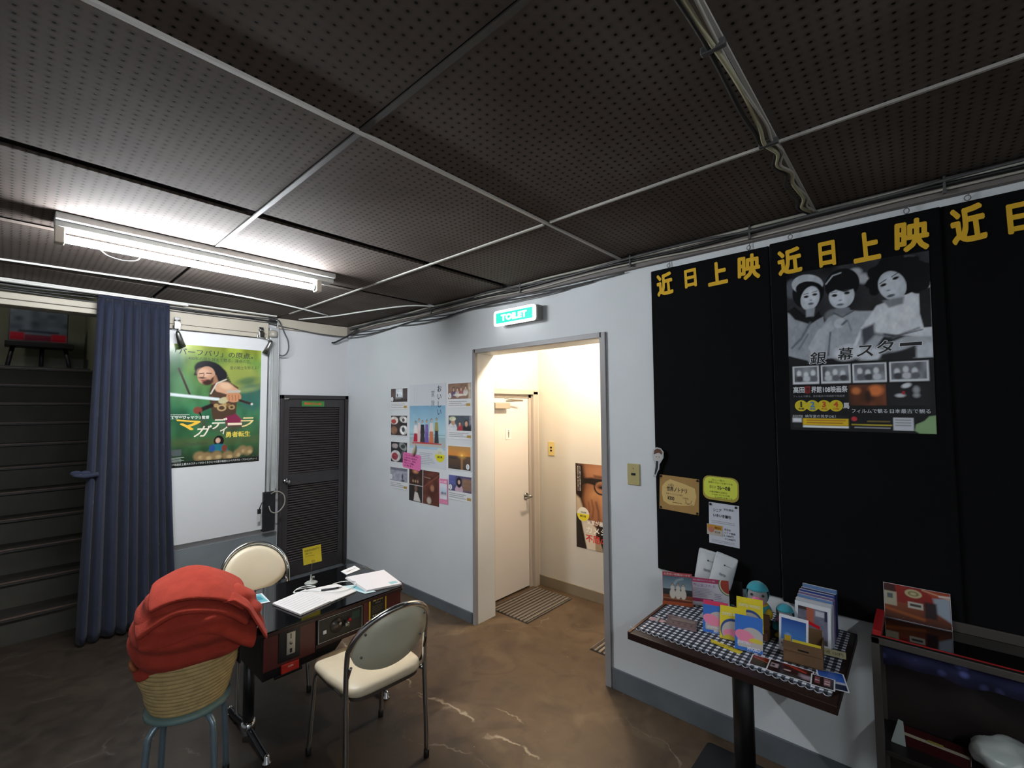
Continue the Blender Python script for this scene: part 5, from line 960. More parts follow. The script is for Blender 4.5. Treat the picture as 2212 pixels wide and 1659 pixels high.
# --- chairs
M_vin = mat('cream_vinyl', 'cdbfa4', 0.38, noise=0.05, scale=5); M_shell = mat('grey_back_shell', 'cfcbb4', 0.35, noise=0.08, scale=5)
def chair(label, mw, facing_front):
    o = thing('chair', label, 'chair', mw, 'cream and chrome chairs at the arcade table')
    bm = bmesh.new(); n = 14; pts = []
    W, D = 0.205, 0.20
    for k in range(40):
        a = 2*math.pi*k/40; q = 0.34; ca, sa = math.cos(a), math.sin(a)
        pts.append((W*math.copysign(abs(ca)**q, ca)*(1.0 if sa > 0 else 0.93), D*math.copysign(abs(sa)**q, sa)))
    def ring(s, z, dz=0.0): return [bm.verts.new((x*s, y*s+0.0, z+dz*(x*x/0.04)-0.012*max(0, (y/D))**3)) for x, y in pts]
    R0 = [ring(0.93, 0.392), ring(0.99, 0.398), ring(1.0, 0.410), ring(0.985, 0.424), ring(0.93, 0.431), ring(0.7, 0.433, 0.002), ring(0.35, 0.432)]
    for a, b_ in zip(R0, R0[1:]):
        for k in range(40): bm.faces.new((a[k], a[(k+1) % 40], b_[(k+1) % 40], b_[k])).smooth = True
    bm.faces.new(list(reversed(R0[0]))); bm.faces.new(R0[-1]).smooth = True
    finish('seat', bm, M_vin, o)
    finish('seat_pan', prism([(x*0.95, y*0.95) for x, y in pts], 0.378, 0.393), mat('seat_pan_brown', '3a3029', 0.6), o)
    # back: half-moon
    def bp(x, z):   # point on the leaning, gently wrapped back plane
        return Vector((x, -0.175-(z-0.43)*0.33+0.9*x*x*1.1, z))
    def outline(s=1.0, top=0.732, bot=0.47):
        P = []
        for k in range(25): a = math.pi*k/24; P.append((0.195*s*math.cos(a), 0.565+(top-0.565)*s*math.sin(a)**0.9))
        for k in range(1, 20): u = -1+2*k/20; P.append((0.195*s*u, 0.565-(0.565-bot)*(1-u*u)**0.6*s - 0.0))
        return P
    for nm, off, th, m_, s in (('backrest', 0.004, 0.022, M_vin, 0.955), ('back_shell', -0.010, 0.010, M_shell, 0.965)):
        bm = bmesh.new(); P = outline(s); front = []; back = []; cx, cz = 0, 0.62
        rings = []
        for (sc, dy) in ((0.0, th), (0.45, th), (0.8, th*0.92), (0.95, th*0.65), (1.0, th*0.15), (1.0, 0.0), (0.5, 0.0), (0.0, 0.0)):
            if sc == 0: rings.append([bm.verts.new(bp(cx, cz)+Vector((0, off+dy, 0)))])
            else: rings.append([bm.verts.new(bp(cx+(x-cx)*sc, cz+(z-cz)*sc)+Vector((0, off+dy, 0))) for x, z in P])
        for a, b_ in zip(rings, rings[1:]):
            for k in range(len(P)):
                k2 = (k+1) % len(P)
                vs = ([a[0]] if len(a) == 1 else [a[k], a[k2]])+([b_[0]] if len(b_) == 1 else [b_[k2], b_[k]])
                bm.faces.new(vs).smooth = True
        finish(nm, bm, m_, o)
    # chrome tube: back legs and arch in one
    arch = []
    arch.append(Vector((-0.205, -0.185, 0.012))); arch.append(Vector((-0.203, -0.182, 0.2))); arch.append(Vector((-0.200, -0.172, 0.42)))
    for k in range(17): a = math.pi-math.pi*k/16; arch.append(bp(0.200*math.cos(a), 0.565+0.176*math.sin(a)**0.9))
    arch += [Vector((0.200, -0.172, 0.42)), Vector((0.203, -0.182, 0.2)), Vector((0.205, -0.185, 0.012))]
    finish('back_frame', tube(smooth_path(arch, 3), 0.0115, 12), M_chrome, o)
    for s in (-1, 1):
        finish('front_leg', tube(smooth_path([(s*0.195, 0.205, 0.012), (s*0.188, 0.185, 0.20), (s*0.183, 0.170, 0.345), (s*0.180, 0.145, 0.376), (s*0.180, 0.10, 0.384), (s*0.180, -0.10, 0.384), (s*0.192, -0.172, 0.388)], 5), 0.0105, 12), M_chrome, o)
        finish('arm_bracket', tube(smooth_path([(s*0.185, -0.10, 0.386), (s*0.196, -0.145, 0.41), (s*0.196, -0.168, 0.46), (s*0.190, -0.195, 0.53)], 5), 0.006, 8), M_cab if s > 0 else M_chrome, o)
        for y in (-0.185, 0.205): finish('foot_cap', bm_lathe(bmesh.new(), [(0.0125, 0), (0.0135, 0.004), (0.0135, 0.03), (0.012, 0.032)], (s*(0.205 if y < 0 else 0.195), y, 0), 14), M_cab, o)
        for z in (0.56, 0.66): v = bp(s*0.15, z); finish('screw', tube([v+Vector((0, -0.008, 0)), v+Vector((0, -0.014, 0))], 0.005, 10), M_steel, o)
    return o
chair('cream vinyl chair in front of the arcade table, its grey shell back toward the viewer', T(1.125, 1.90, 0) @ Matrix.Rotation(R(-3), 4, 'Z') @ Matrix.Diagonal((0.92, 1, 1, 1)), 0)
chair('cream vinyl chair behind the arcade table, facing the viewer', T(1.0, 2.79, 0) @ Matrix.Rotation(R(176), 4, 'Z') @ Matrix.Diagonal((0.90, 1, 1, 1)), 1)

# --- stool, basket, blanket
M_tube = mat('blue_grey_tube', '8195a0', 0.35, metal=0.5); SX, SY = 0.525, 2.235
st = thing('stool', 'round blue-grey metal stool carrying the rope basket', 'stool', T(SX, SY, 0))
finish('seat', bm_lathe(bmesh.new(), [(0, 0.375), (0.135, 0.375), (0.145, 0.382), (0.145, 0.394), (0.137, 0.40), (0, 0.40)], n=40), mat('green_grey_seat', '6c8582', 0.45), st)
for k in range(4):
    a = R(20+90*k); dx, dy = math.cos(a), math.sin(a)
    finish('leg', tube(smooth_path([(dx*0.04, dy*0.04, 0.365), (dx*0.10, dy*0.10, 0.364), (dx*0.135, dy*0.135, 0.345), (dx*0.150, dy*0.150, 0.29), (dx*0.165, dy*0.165, 0.012)], 5), 0.0115, 12), M_tube, st)
    finish('foot_cap', bm_lathe(bmesh.new(), [(0.013, 0), (0.014, 0.025)], (dx*0.165, dy*0.165, 0), 12), M_cab, st)
bk = thing('rope_basket', 'tan coiled rope basket standing on the blue-grey stool', 'basket', T(SX, SY, 0.40))
M_rope = mat('tan_rope', 'b89f6c', 0.8, noise=0.15, scale=30, bump=0.5, bscale=160)
NB = 14
for k in range(NB):
    z = 0.0085+0.0152*k; v = k/(NB-1); rr_ = 0.122+0.043*math.sin(v*math.pi*0.5)
    ex = 1.0+0.02*math.sin(k); pts = [(rr_*ex*math.cos(R(a)), rr_*math.sin(R(a)), z+0.001*math.sin(R(a*3+k*40))) for a in range(0, 360, 9)]
    finish('rope_coil', tube(pts, 0.0088, 8, closed=True), M_rope, bk)
finish('basket_bottom', bm_lathe(bmesh.new(), [(0, 0.001), (0.118, 0.001), (0.118, 0.010), (0, 0.010)], n=32), M_rope, bk)
finish('handle', tube(smooth_path([(-0.168, -0.02, 0.19), (-0.185, -0.045, 0.20), (-0.19, -0.03, 0.215), (-0.182, 0.01, 0.215), (-0.168, 0.03, 0.19)]), 0.008, 8), mat('orange_brown_handle', '8a4a24', 0.7), bk)
finish('dark_strap', box((0.150, -0.09, 0.10), (0.158, -0.05, 0.20), 0.002), M_cab, bk)
# blanket
from mathutils import noise as mnoise
M_blk_ = mat('red_fleece', 'a03a2c', 0.95, spec=0.15, noise=0.12, scale=22, bump=0.5, bscale=260, sheen=0.03)
bl = thing('blanket', 'folded red fleece blanket heaped on top of the rope basket', 'blanket', T(SX, SY, 0.40) @ Matrix.Rotation(R(-14), 4, 'Z'))
bm = bmesh.new(); NA, NR = 96, 30; rings = []
for j in range(NR+1):
    v = j/NR; ring = []
    for i in range(NA):
        a = 2*math.pi*i/NA; ca, sa = math.cos(a), math.sin(a)
        # rim shape: wide to the right (+x local), drooping over the basket
        Rx = 0.175+0.065*max(0, ca)**2+0.01*max(0, -ca); Ry = 0.175
        sq = (abs(ca)**3+abs(sa)**3)**(-1/3)
        rad = math.sin(min(v/0.62, 1)*math.pi/2)**0.8
        if v <= 0.62:
            t = v/0.62; x, y = Rx*sq**0.55*ca*rad, Ry*sq**0.55*sa*rad; z = 0.445-0.16*t**2.2+0.035*(-ca)*rad*(1-t*0.5)
        else:
            t = (v-0.62)/0.38; droop = 0.078+0.050*math.cos(a-R(215))+0.010*math.sin(a*4+0.4)+0.010*math.sin(a*7+1)
            fl_ = 1.0-0.06*t; x, y = Rx*sq**0.55*ca*fl_, Ry*sq**0.55*sa*fl_; z = 0.285-droop*t+0.035*(-ca)*0.5
        p = Vector((x, y, z)); n_ = mnoise.noise(p*9)*0.014+mnoise.noise(p*22)*0.004
        fold = 0.010*math.sin((z+0.25*x)*95+2.5*math.sin(a*2))*min(1, v*1.6)
        p += Vector((ca, sa, 0))*(n_+fold)+Vector((0, 0, n_*0.8)); ring.append(bm.verts.new(p))
    rings.append(ring)
for a, b_ in zip(rings, rings[1:]):
    for k in range(NA): bm.faces.new((a[k], a[(k+1) % NA], b_[(k+1) % NA], b_[k])).smooth = True
bmesh.ops.remove_doubles(bm, verts=rings[0], dist=0.02)
finish('draped_layer', bm, M_blk_, bl, solid=0.008, subd=1)
def sheet(name, x0, x1, y0, y1, zf, th, cr, nx=26, ny=22):
    bm = bmesh.new(); G = []
    for i in range(nx+1):
        row = []
        for j in range(ny+1):
            u = i/nx*2-1; w_ = j/ny*2-1
            r4 = (abs(u)**5+abs(w_)**5)**0.2; m_ = max(abs(u), abs(w_), 1e-6); k = m_/max(r4, 1e-6); uu, ww = u*(1-cr+cr*k), w_*(1-cr+cr*k)
            x = (x0+x1)/2+uu*(x1-x0)/2; y = (y0+y1)/2+ww*(y1-y0)/2
            row.append(bm.verts.new((x, y, zf(x, y))))
        G.append(row)
    for i in range(nx):
        for j in range(ny): bm.faces.new((G[i][j], G[i+1][j], G[i+1][j+1], G[i][j+1])).smooth = True
    return finish(name, bm, M_blk_, bl, solid=th, subd=1)
zt = lambda x, y: 0.478-2.4*(x+0.01)**2*(1 if x < 0 else 1.15)-1.3*(y-0.05)**2+0.004*math.sin(x*30+y*17)
sheet('top_fold', -0.135, 0.185, -0.145, 0.13, lambda x, y: zt(x, y)+0.006, 0.014, 0.5)
sheet('middle_fold', -0.17, 0.20, -0.165, 0.15, lambda x, y: zt(x, y)-0.028-0.15*max(0, -x-0.05), 0.020, 0.6)
sheet('lower_fold', -0.165, 0.225, -0.185, 0.15, lambda x, y: zt(x*0.9, y*0.9)-0.070-0.5*max(0, -y-0.1)+0.012*math.sin(x*26), 0.022, 0.7)
sheet('side_flap', 0.10, 0.262, -0.15, 0.10, lambda x, y: 0.40-0.9*max(0, x-0.14)-1.1*max(0, x-0.19)+0.006*math.sin(y*50), 0.010, 0.3)

# --- things on the arcade table
Z1 = 0.6008
def sheet_on(name, label, cat, pts, z, th, m, group=None):
    cx = sum(p[0] for p in pts)/len(pts); cy = sum(p[1] for p in pts)/len(pts); o = thing(name, label, cat, T(cx, cy, z), group)
    finish('sheet', prism([(x-cx, y-cy) for x, y in pts], 0, th), m, o); return o, cx, cy
# open notebook: left and right page stacks
nb = thing('notebook', 'open white notebook lying across the front of the arcade table', 'notebook', T(1.03, 2.29, Z1))
L_ = [(0.893, 2.391), (0.932, 2.164), (1.095, 2.198), (1.075, 2.440)]; Rg = [(1.075, 2.440), (1.095, 2.198), (1.245, 2.225), (1.225, 2.40)]
finish('page_block', prism([(x-1.03, y-2.29) for x, y in L_], 0, 0.010), mat('page_white', 'd6d2d0', 0.6), nb, bev=0.002)
finish('page_block', prism([(x-1.03, y-2.29) for x, y in Rg], 0, 0.006), MATS['page_white'], nb, bev=0.002)
for k in range(9):
    t = (k+1)/10; p0 = Vector((0.893, 2.391)).lerp(Vector((0.932, 2.164)), t); p1 = Vector((1.075, 2.44)).lerp(Vector((1.095, 2.198)), t)
    finish('ruled_line', tube([(p0.x-1.03+0.012, p0.y-2.29, 0.0104), (p1.x-1.03-0.01, p1.y-2.29, 0.0104)], 0.0004, 4), ink('a9b0b8'), nb)
b2_ = thing('booklet', 'white booklet stack at the right front of the arcade table', 'booklet', T(1.385, 2.29, Z1), None)
BP = [(1.299, 2.448), (1.275, 2.182), (1.455, 2.124), (1.505, 2.385)]
for k, (m_, dz, s) in enumerate([(mat('booklet_grey', 'bcbcc0', 0.5), 0.0, 1.0), (MATS['page_white'], 0.003, 0.985), (mat('booklet_white', 'd8d4d6', 0.5), 0.006, 0.975)]):
    finish('leaflet_sheet', prism([((x-1.385)*s+0.002*k, (y-2.29)*s-0.001*k) for x, y in BP], dz, dz+0.0028), m_, b2_)
shape(b2_, [(0.025, -0.13), (0.062, -0.145), (0.068, -0.11), (0.03, -0.095)], 0.0093, '8fb8bc', 'blue_print')
o, cx, cy = sheet_on('leaflet', 'pale blue leaflet slipped between the notebook and the booklets', 'leaflet', [(1.232, 2.352), (1.262, 2.168), (1.315, 2.150), (1.297, 2.312)], Z1+0.0001, 0.0015, mat('pale_blue_leaflet', 'b5cdd0', 0.5))
shape(o, [(-.02, .06), (-.005, -.05), (.02, -.055), (.01, .05)], 0.002, '6aa3ad', 'blue_print')
o, cx, cy = sheet_on('card', 'small white card with a line of print at the back corner of the arcade table', 'card', [(1.338, 2.571), (1.333, 2.492), (1.432, 2.515), (1.440, 2.597)], Z1, 0.0015, M_paper)
text('ご自由にどうぞ', o, -0.035, -0.008, 0.035, 0.006, 0.002, '8a4a44', bold=.01, rot=13)
o, cx, cy = sheet_on('leaflet', 'small teal leaflet beside the blanket on the arcade table', 'leaflet', [(0.840, 2.600), (0.822, 2.460), (0.900, 2.435), (0.912, 2.580)], Z1, 0.0012, mat('leaflet_edge_white', 'c9cdd0', 0.5))
shape(o, [(-.020, .072), (-.036, -.046), (.026, -.066), (.034, .054)], 0.0016, '5aa0a8', 'teal_print'); shape(o, [(.0, .04), (-.01, -.02), (.02, -.03), (.022, .02)], 0.0019, '2f7484', 'teal_picture')
pe = thing('pen', 'dark ballpoint pen lying on the open notebook', 'pen', T(1.165, 2.335, Z1+0.0115) @ Matrix.Rotation(R(-24), 4, 'Z'))
finish('barrel', tube([(-0.05, 0, 0), (0.035, 0, 0)], [0.0045, 0.0045], 10), mat('pen_dark', '22262e', 0.3), pe); finish('tip', tube([(0.035, 0, 0), (0.055, 0, 0)], [0.0045, 0.0012], 10), M_chrome, pe); finish('clip', box((-0.05, -0.0015, 0.0045), (-0.015, 0.0015, 0.006)), M_chrome, pe)
tag(finish('charging_cable', tube(smooth_path([(1.02, 2.44, Z1+.004), (1.035, 2.475, Z1+.004), (1.06, 2.48, Z1+.01), (1.10, 2.47, Z1+.012), (1.125, 2.43, Z1+.010), (1.10, 2.455, Z1+.006), (1.045, 2.47, Z1+.009), (1.02, 2.455, Z1+.004), (1.035, 2.43, Z1+.008), (1.07, 2.40, Z1+.0135), (1.13, 2.30, Z1+.0145), (1.18, 2.265, Z1+.012), (1.24, 2.27, Z1+.010), (1.30, 2.33, Z1+.012), (1.25, 2.39, Z1+.010), (1.20, 2.395, Z1+.010)], 5), 0.0022, 8), mat('white_cord', 'd8d8d4')), 'thin white cable curling over the notebook on the arcade table', 'cable')
ms = thing('memo_stand', 'clear clip stand holding a yellow memo card on the arcade table', 'memo stand', T(1.143, 2.525, Z1))
M_clear = mat('clear_plastic', 'dfe3df', 0.12, trans=0.75)
finish('base', bm_lathe(bmesh.new(), [(0, 0), (0.032, 0), (0.034, 0.003), (0.026, 0.008), (0.008, 0.012), (0.006, 0.026), (0.004, 0.03), (0, 0.03)], n=28), mat('pale_plastic', '9fa39b', 0.3), ms)
finish('wing_clip', bm_box(box((-0.004, -0.004, 0.028), (0.002, 0.004, 0.046), 0.001), (0.0, -0.004, 0.024), (0.018, 0.004, 0.034), 0.002), MATS['pale_plastic'], ms)
finish('wire', tube([(0, 0, 0.03), (0.003, 0, 0.11)], 0.0008, 6), M_steel, ms)
mc = frame((0.004, 0, 0.152), (0.97, -0.25, 0), (0, 0.02, 1), R(4)); finish('memo_card', box((-0.047, -0.046, 0), (0.047, 0.046, 0.0008)), mat('yellow_memo', 'd8c41c', 0.6), ms).matrix_local = mc
for k, (s, x0, y0, x1, y1) in enumerate([('お会計は受付で', -.038, .024, .036, .034), ('お願いします', -.036, .008, .0, .016), ('No Smoking', -.036, -.006, .008, .0), ('☺', -.006, -.044, .012, -.028)]):
    t_ = text(s, ms, x0, y0, x1, y1, 0.0014, '6a5a10', bold=.01)
    if t_: t_.matrix_local = mc

# --- right table
TX0, TX1, TY0, TY1, TZ = 1.700, 2.283, 0.222, 0.915, 0.648
tb_ = thing('cafe_table', 'small dark brown pedestal table against the wall below the black banners', 'table', T(1.99, 0.57, 0))
M_tt = mat('dark_table_edge', '24110d', 0.4, noise=0.15, scale=8); M_tt2 = mat('worn_brown_edge', '5c3a28', 0.5, noise=0.25, scale=30)
finish('table_top', box((TX0-1.99, TY0-0.57, TZ-0.03), (TX1-1.99, TY1-0.57, TZ-0.001), 0.003), M_tt, tb_)
finish('edge_strip', box((TX0-1.99+0.001, TY1-0.57-0.012, TZ-0.012), (TX1-1.99, TY1-0.57, TZ+0.0015), 0.001), M_tt2, tb_)
finish('post', tube([(0, 0, 0.02), (0, 0, TZ-0.04)], 0.038, 24), M_cab, tb_)
finish('top_bracket', box((-0.12, -0.12, TZ-0.045), (0.12, 0.12, TZ-0.03), 0.003), M_cab, tb_)
finish('base_plate', prism([(x, y) for x, y in rrect(0.44, 0.44, 0.02)], 0, 0.014), M_cab, tb_, bev=0.003); finish('base_collar', bm_lathe(bmesh.new(), [(0.07, 0.013), (0.06, 0.022), (0.042, 0.03), (0, 0.03)], n=24), M_cab, tb_)
def gingham():
    m = bpy.data.materials.new('gingham_cloth'); m.use_nodes = True; nt = m.node_tree; b = nt.nodes['Principled BSDF']; L = nt.links.new
    tc = nt.nodes.new('ShaderNodeTexCoord'); s = nt.nodes.new('ShaderNodeSeparateXYZ'); L(tc.outputs['Object'], s.inputs[0]); out = []
    for k in (0, 1):
        q = nt.nodes.new('ShaderNodeMath'); q.operation = 'DIVIDE'; q.inputs[1].default_value = 0.0235; L(s.outputs[k], q.inputs[0])
        f = nt.nodes.new('ShaderNodeMath'); f.operation = 'FRACT'; a = nt.nodes.new('ShaderNodeMath'); a.operation = 'ADD'; a.inputs[1].default_value = 40.0; L(q.outputs[0], a.inputs[0]); L(a.outputs[0], f.inputs[0])
        g = nt.nodes.new('ShaderNodeMath'); g.operation = 'GREATER_THAN'; g.inputs[1].default_value = 0.5; L(f.outputs[0], g.inputs[0]); out.append(g)
    ad = nt.nodes.new('ShaderNodeMath'); ad.operation = 'ADD'; L(out[0].outputs[0], ad.inputs[0]); L(out[1].outputs[0], ad.inputs[1])
    r = nt.nodes.new('ShaderNodeValToRGB'); r.color_ramp.interpolation = 'CONSTANT'; e = r.color_ramp.elements; e.new(0.5)
    dv = nt.nodes.new('ShaderNodeMath'); dv.operation = 'MULTIPLY'; dv.inputs[1].default_value = 0.5; L(ad.outputs[0], dv.inputs[0]); L(dv.outputs[0], r.inputs[0])
    for i, (p, c_) in enumerate([(0.0, 'e4e6ec'), (0.26, '53596a'), (0.76, '0c0d14')]): e[i].position = p; e[i].color = (*lin(hx(c_)), 1)
    L(r.outputs[0], b.inputs['Base Color']); b.inputs['Roughness'].default_value = 0.9; return m
bm = bmesh.new(); NX_, NY_ = 60, 76; G = []
cx0, cx1, cy0, cy1 = TX0+0.045, TX1-0.012, TY0+0.02, TY1-0.018
for i in range(NX_+1):
    row = []
    for j in range(NY_+1):
        x = cx0+(cx1-cx0)*i/NX_; y = cy0+(cy1-cy0)*j/NY_
        z = TZ+0.0025+0.0014*mnoise.noise(Vector((x*14, y*60, 0)))+0.0008*mnoise.noise(Vector((x*60, y*20, 3)))
        if i == 0: x -= 0.004*mnoise.noise(Vector((0, y*30, 1))); z = TZ+0.0005
        row.append(bm.verts.new((x-1.99, y-0.57, z-TZ)))
    G.append(row)
for i in range(NX_):
    for j in range(NY_): bm.faces.new((G[i][j], G[i+1][j], G[i+1][j+1], G[i][j+1])).smooth = True
tag(finish('tablecloth', bm, gingham(), None, mw=T(1.99, 0.57, TZ), solid=0.0012), 'black and white gingham cloth spread over the cafe table', 'tablecloth')
# scalloped white fringe along the front edge
bm = bmesh.new(); 
for k in range(29):
    y = cy0+0.012+k*0.0235; bm_tube(bm, [(cx0-0.001, y-0.010, TZ+0.002), (cx0-0.006, y-0.005, TZ+0.001), (cx0-0.008, y, TZ+0.0006), (cx0-0.006, y+0.005, TZ+0.001), (cx0-0.001, y+0.010, TZ+0.002)], 0.0014, 5)
cl_ = [o for o in S.objects if o.name == 'tablecloth'][0]
fo = finish('scalloped_hem', bm, mat('hem_white', 'b9bcc4', 0.9), None); fo.parent = cl_; fo.matrix_parent_inverse = cl_.matrix_world.inverted(); tag(fo, kind='stuff')
ZT = TZ+0.0042
def vcard(name, label, cat, x, y, deg, tilt, w, h, th, m, group=None, z=ZT):
    return card(name, label, cat, stand(x, y, z, deg, tilt, h), w, h, th, m, group)
# red-topped photo leaflet in an acrylic holder
W_, H_ = 0.128, 0.138
o = vcard('photo_leaflet', 'red-edged leaflet with three people in white at the left corner of the cafe table', 'leaflet', 2.070, 0.857, -66, 8, W_, H_, 0.002, mat('red_leaflet', 'b03a44', 0.35))
c = Canvas(W_*0.97, H_*0.80, 64, '5c7382'); c.grad('4f6878', '8b9da6', 0, .5); c.grad('2c3036', '26221f', .5, .72); c.grad('8a4a2a', '5a2a1c', .72, 1); c.line([(.4, .28), (.5, .14), (.68, .08)], .05, 'b5c3c8', 5, .7)
for x in (.33, .52, .70): c.ell(x, .68, .10, .2, 'd6cdbf'); c.ell(x, .46, .07, .1, 'd6cdbf'); c.face(x, .33, .035, 'c9a48c')
c.line([(0, .86), (1, .9)], .02, 'c08a60', 2)
add_print('photo_print', c, o, 0.0028, True, 0, -0.003); text('お見合い結婚はいかが', o, -.058, .056, .058, .066, .0032, 'e0c8c8', bold=.02)
finish('card_holder', box((-W_/2-.002, -H_/2-.003, -.004), (W_/2+.002, -H_/2+.012, .006), .001), mat('orange_acrylic', 'a8502c', 0.25), o)
W_, H_ = 0.172, 0.118
o = vcard('brochure', 'white and pink brochure with a watermelon slice standing beside the red leaflet', 'brochure', 2.142, 0.745, -68, 10, W_, H_, 0.0015, mat('brochure_white', 'd0cbd4', 0.4))
shape(o, [(-.086, .040), (.086, .040), (.086, .059), (-.086, .059)], .002, 'b03560', 'pink_band'); shape(o, [(-.086, -.042), (.02, -.042), (.02, -.028), (-.086, -.028)], .002, 'b03560', 'pink_band')
text('上越・高田で開催されるイベントのご案内', o, -.08, .046, .03, .053, .0026, 'd8b8c8', bold=.02); text('世界に愛される', o, -.08, .022, .03, .034, .0026, 'a07ab0', bold=.01)
lines_print(o, -.08, -.022, .02, .016, .0026, 6, '8c86a0', seed=12); lines_print(o, .025, -.05, .06, .0, .0026, 7, '8c86a0', seed=13)
def melon(r1, r2, z, col, nm):
    P = [(min(.086, .088+r1*math.cos(R(a))), min(.059, .040+r2*math.sin(R(a)))) for a in range(100, 275, 8)] + [(.086, .059)]
    shape(o, P, z, col, nm)
melon(.045, .046, .0022, '5f7a50', 'melon_rind'); melon(.041, .042, .0025, 'cfd3b5', 'melon_white'); melon(.036, .037, .0028, 'a83a28', 'melon_flesh')
# silver pouches on a black stand
bs = thing('display_stand', 'black easel stand holding the two silver pouches', 'stand', T(2.262, 0.72, ZT))
finish('back_board', bm_box(bmesh.new(), (-0.002, -0.085, 0.0), (0.006, 0.075, 0.10), 0.001), M_cab, bs); finish('foot', box((-0.03, -0.085, 0), (0.012, 0.075, 0.004), 0.001), M_cab, bs)
def pouch(label, y, rot, x):
    w, h = 0.098, 0.150; fr = stand(x, y, ZT+0.065, -84, 8, h) @ Matrix.Rotation(R(rot), 4, 'Z')
    o = thing('coffee_pouch', label, 'pouch', fr, 'silver white pouches')
    bm = bmesh.new(); n = 18; F = []; B = []
    for i in range(n+1):
        rf = []; rb_ = []
        for j in range(n+1):
            u = i/n*2-1; v = j/n*2-1; k = 1-0.04*max(0, (abs(u)**8*abs(v)**8)); x_ = u*w/2*k; y_ = v*h/2*k
            bul = 0.014*max(0, (1-abs(u)**2.2))*max(0, (1-abs(v+0.15)**2.6))**0.8 if v < 0.7 else 0.0015
            cr = 0.0016*mnoise.noise(Vector((u*2.2, v*3+label.__len__(), 1)))
            rf.append(bm.verts.new((x_, y_, bul+cr+0.001))); rb_.append(bm.verts.new((x_, y_, -0.001)) if 0 < i < n and 0 < j < n else rf[-1])
        F.append(rf); B.append(rb_)
    for i in range(n):
        for j in range(n):
            bm.faces.new((F[i][j], F[i+1][j], F[i+1][j+1], F[i][j+1])).smooth = True
            try: bm.faces.new((B[i][j], B[i][j+1], B[i+1][j+1], B[i+1][j]))
            except ValueError: pass
    finish('bag', bm, mat('silver_film', 'c8cdd0', 0.18, spec=0.7, coat=0.6), o)
    for yy in (0.052, 0.048): finish('seal_line', box((-w/2+.003, yy, .002), (w/2-.003, yy+.0012, .0032)), mat('seal_grey', '9fa4a8', 0.3), o)
    text('珈琲', o, -.012, -.022, .018, -.010, .0165, '70757c', bold=.01); text('MARU COFFEE'[0:4], o, .008, .026, .03, .031, .0145, '70757c'); oval(o, .002, .029, .004, .004, .0155, '3c4048', 'emblem')
    return o
pouch('silver white coffee pouch on the left of the pair below the senior notice', 0.785, -9, 2.248); pouch('silver white coffee pouch on the right, tilted in front of its neighbour', 0.708, -14, 2.232)
# flat items at the left
o = sheet_on('photo_card', 'clear-sleeved card with a photo of an old grey building lying on the gingham', 'card', [(1.945, 0.850), (1.956, 0.735), (1.868, 0.700), (1.852, 0.815)], ZT, 0.003, mat('sleeve', '8c7478', 0.25))[0]
o.rotation_euler = (0, 0, 0)
c = Canvas(0.118, 0.078, 40, '6f5c5c'); c.noise(.4, 9); c.rect(.12, .1, .92, .42, '8b7c76', 1); c.rect(.1, .5, .95, .9, '7d6866', 1); c.rect(.12, .44, .9, .5, '3f3233', 1); 
for x in (.2, .4, .6, .8): c.rect(x, .6, x+.08, .8, '5a484a', 1)
pr_ = add_print('photo_print', c, o, 0.0, False); pr_.matrix_local = T(0, 0, 0.0034) @ Matrix.Rotation(R(-78), 4, 'Z')
o = thing('paper_tag', 'pale pink name tag with a white clip beside the clear-sleeved card', 'tag', flat(1.868, 0.862, ZT, -80))
finish('tag', prism([(-.035, -.014), (.02, -.016), (.034, -.002), (.024, .012), (-.034, .012)], 0, .0015), mat('pale_pink', 'c9a3a4', .6), o); finish('clip', box((-.004, -.022, .0015), (.006, .026, .006), .001), mat('clip_white', 'b3b3b3', .4), o); text('DONATION', o, -.03, -.006, -.008, .0, .002, '6a4a4c')
o = thing('paper_dish', 'crumpled pale grey paper lying behind the red card', 'paper', T(2.045, 0.685, ZT))
bm = bmesh.new(); GG = []
for i in range(15):
    row = []
    for j in range(11):
        u, v = i/14*2-1, j/10*2-1; row.append(bm.verts.new((v*.035, u*.055, 0.016*(1-u*u)*(1-v*v)+0.006*mnoise.noise(Vector((u*3, v*3, 5)))+0.004)))
    GG.append(row)
for i in range(14):
    for j in range(10): bm.faces.new((GG[i][j], GG[i+1][j], GG[i+1][j+1], GG[i][j+1])).smooth = True
finish('sheet', bm, mat('crumpled_grey', '8e8f88', .6), o, solid=.001)
# the coloured mascot cards (mascot replaced by plain shapes)
def colour_card(label, x, y, z, deg, tilt, base, top, dx, mirror=1, flip=False):
    w, h = 0.092, 0.118
    o = vcard('postcard', label, 'card', x, y, deg, tilt, w, h, 0.0012, ink(base), 'colourful postcards on the cafe table', z)
    c = Canvas(w, h, 60, base)
    if not flip:
        if top: c.rect(0, 0, 1, 0.14, top)
        c.ell(.62 if mirror > 0 else .5, .78, .52, .46, 'bdb4b0', 0, 1); c.ell(.36, .60, .36, .17, 'ea86a6', 14, 1); c.rect(0, .9, 1, 1, base)
    else:
        c.ell(.5, .72, .48, .36, '1d3f86', 0, 1); c.ell(.5, .76, .43, .32, 'bdb4b0', 0, 1); c.ell(.42, .82, .3, .14, 'ea86a6', 0, 1); c.poly([(.06, .96), (.3, .84), (.62, .92), (.95, .88), (.95, 1), (.06, 1)], 'c9b32c', 1)
    add_print('card_print', c, o, 0.0016)
    return o
o = colour_card('red and blue JOETSU MYOKO postcard at the left of the colourful group', 1.905, 0.640, ZT, -76, 24, '2a6cc4', 'd42c58', 0)
text('JOETSU', o, -.03, -.044, .012, -.034, .0022, 'd8d4d0', bold=.05); text('MYOKO', o, -.006, -.056, .034, -.046, .0022, 'd8d4d0', bold=.05)
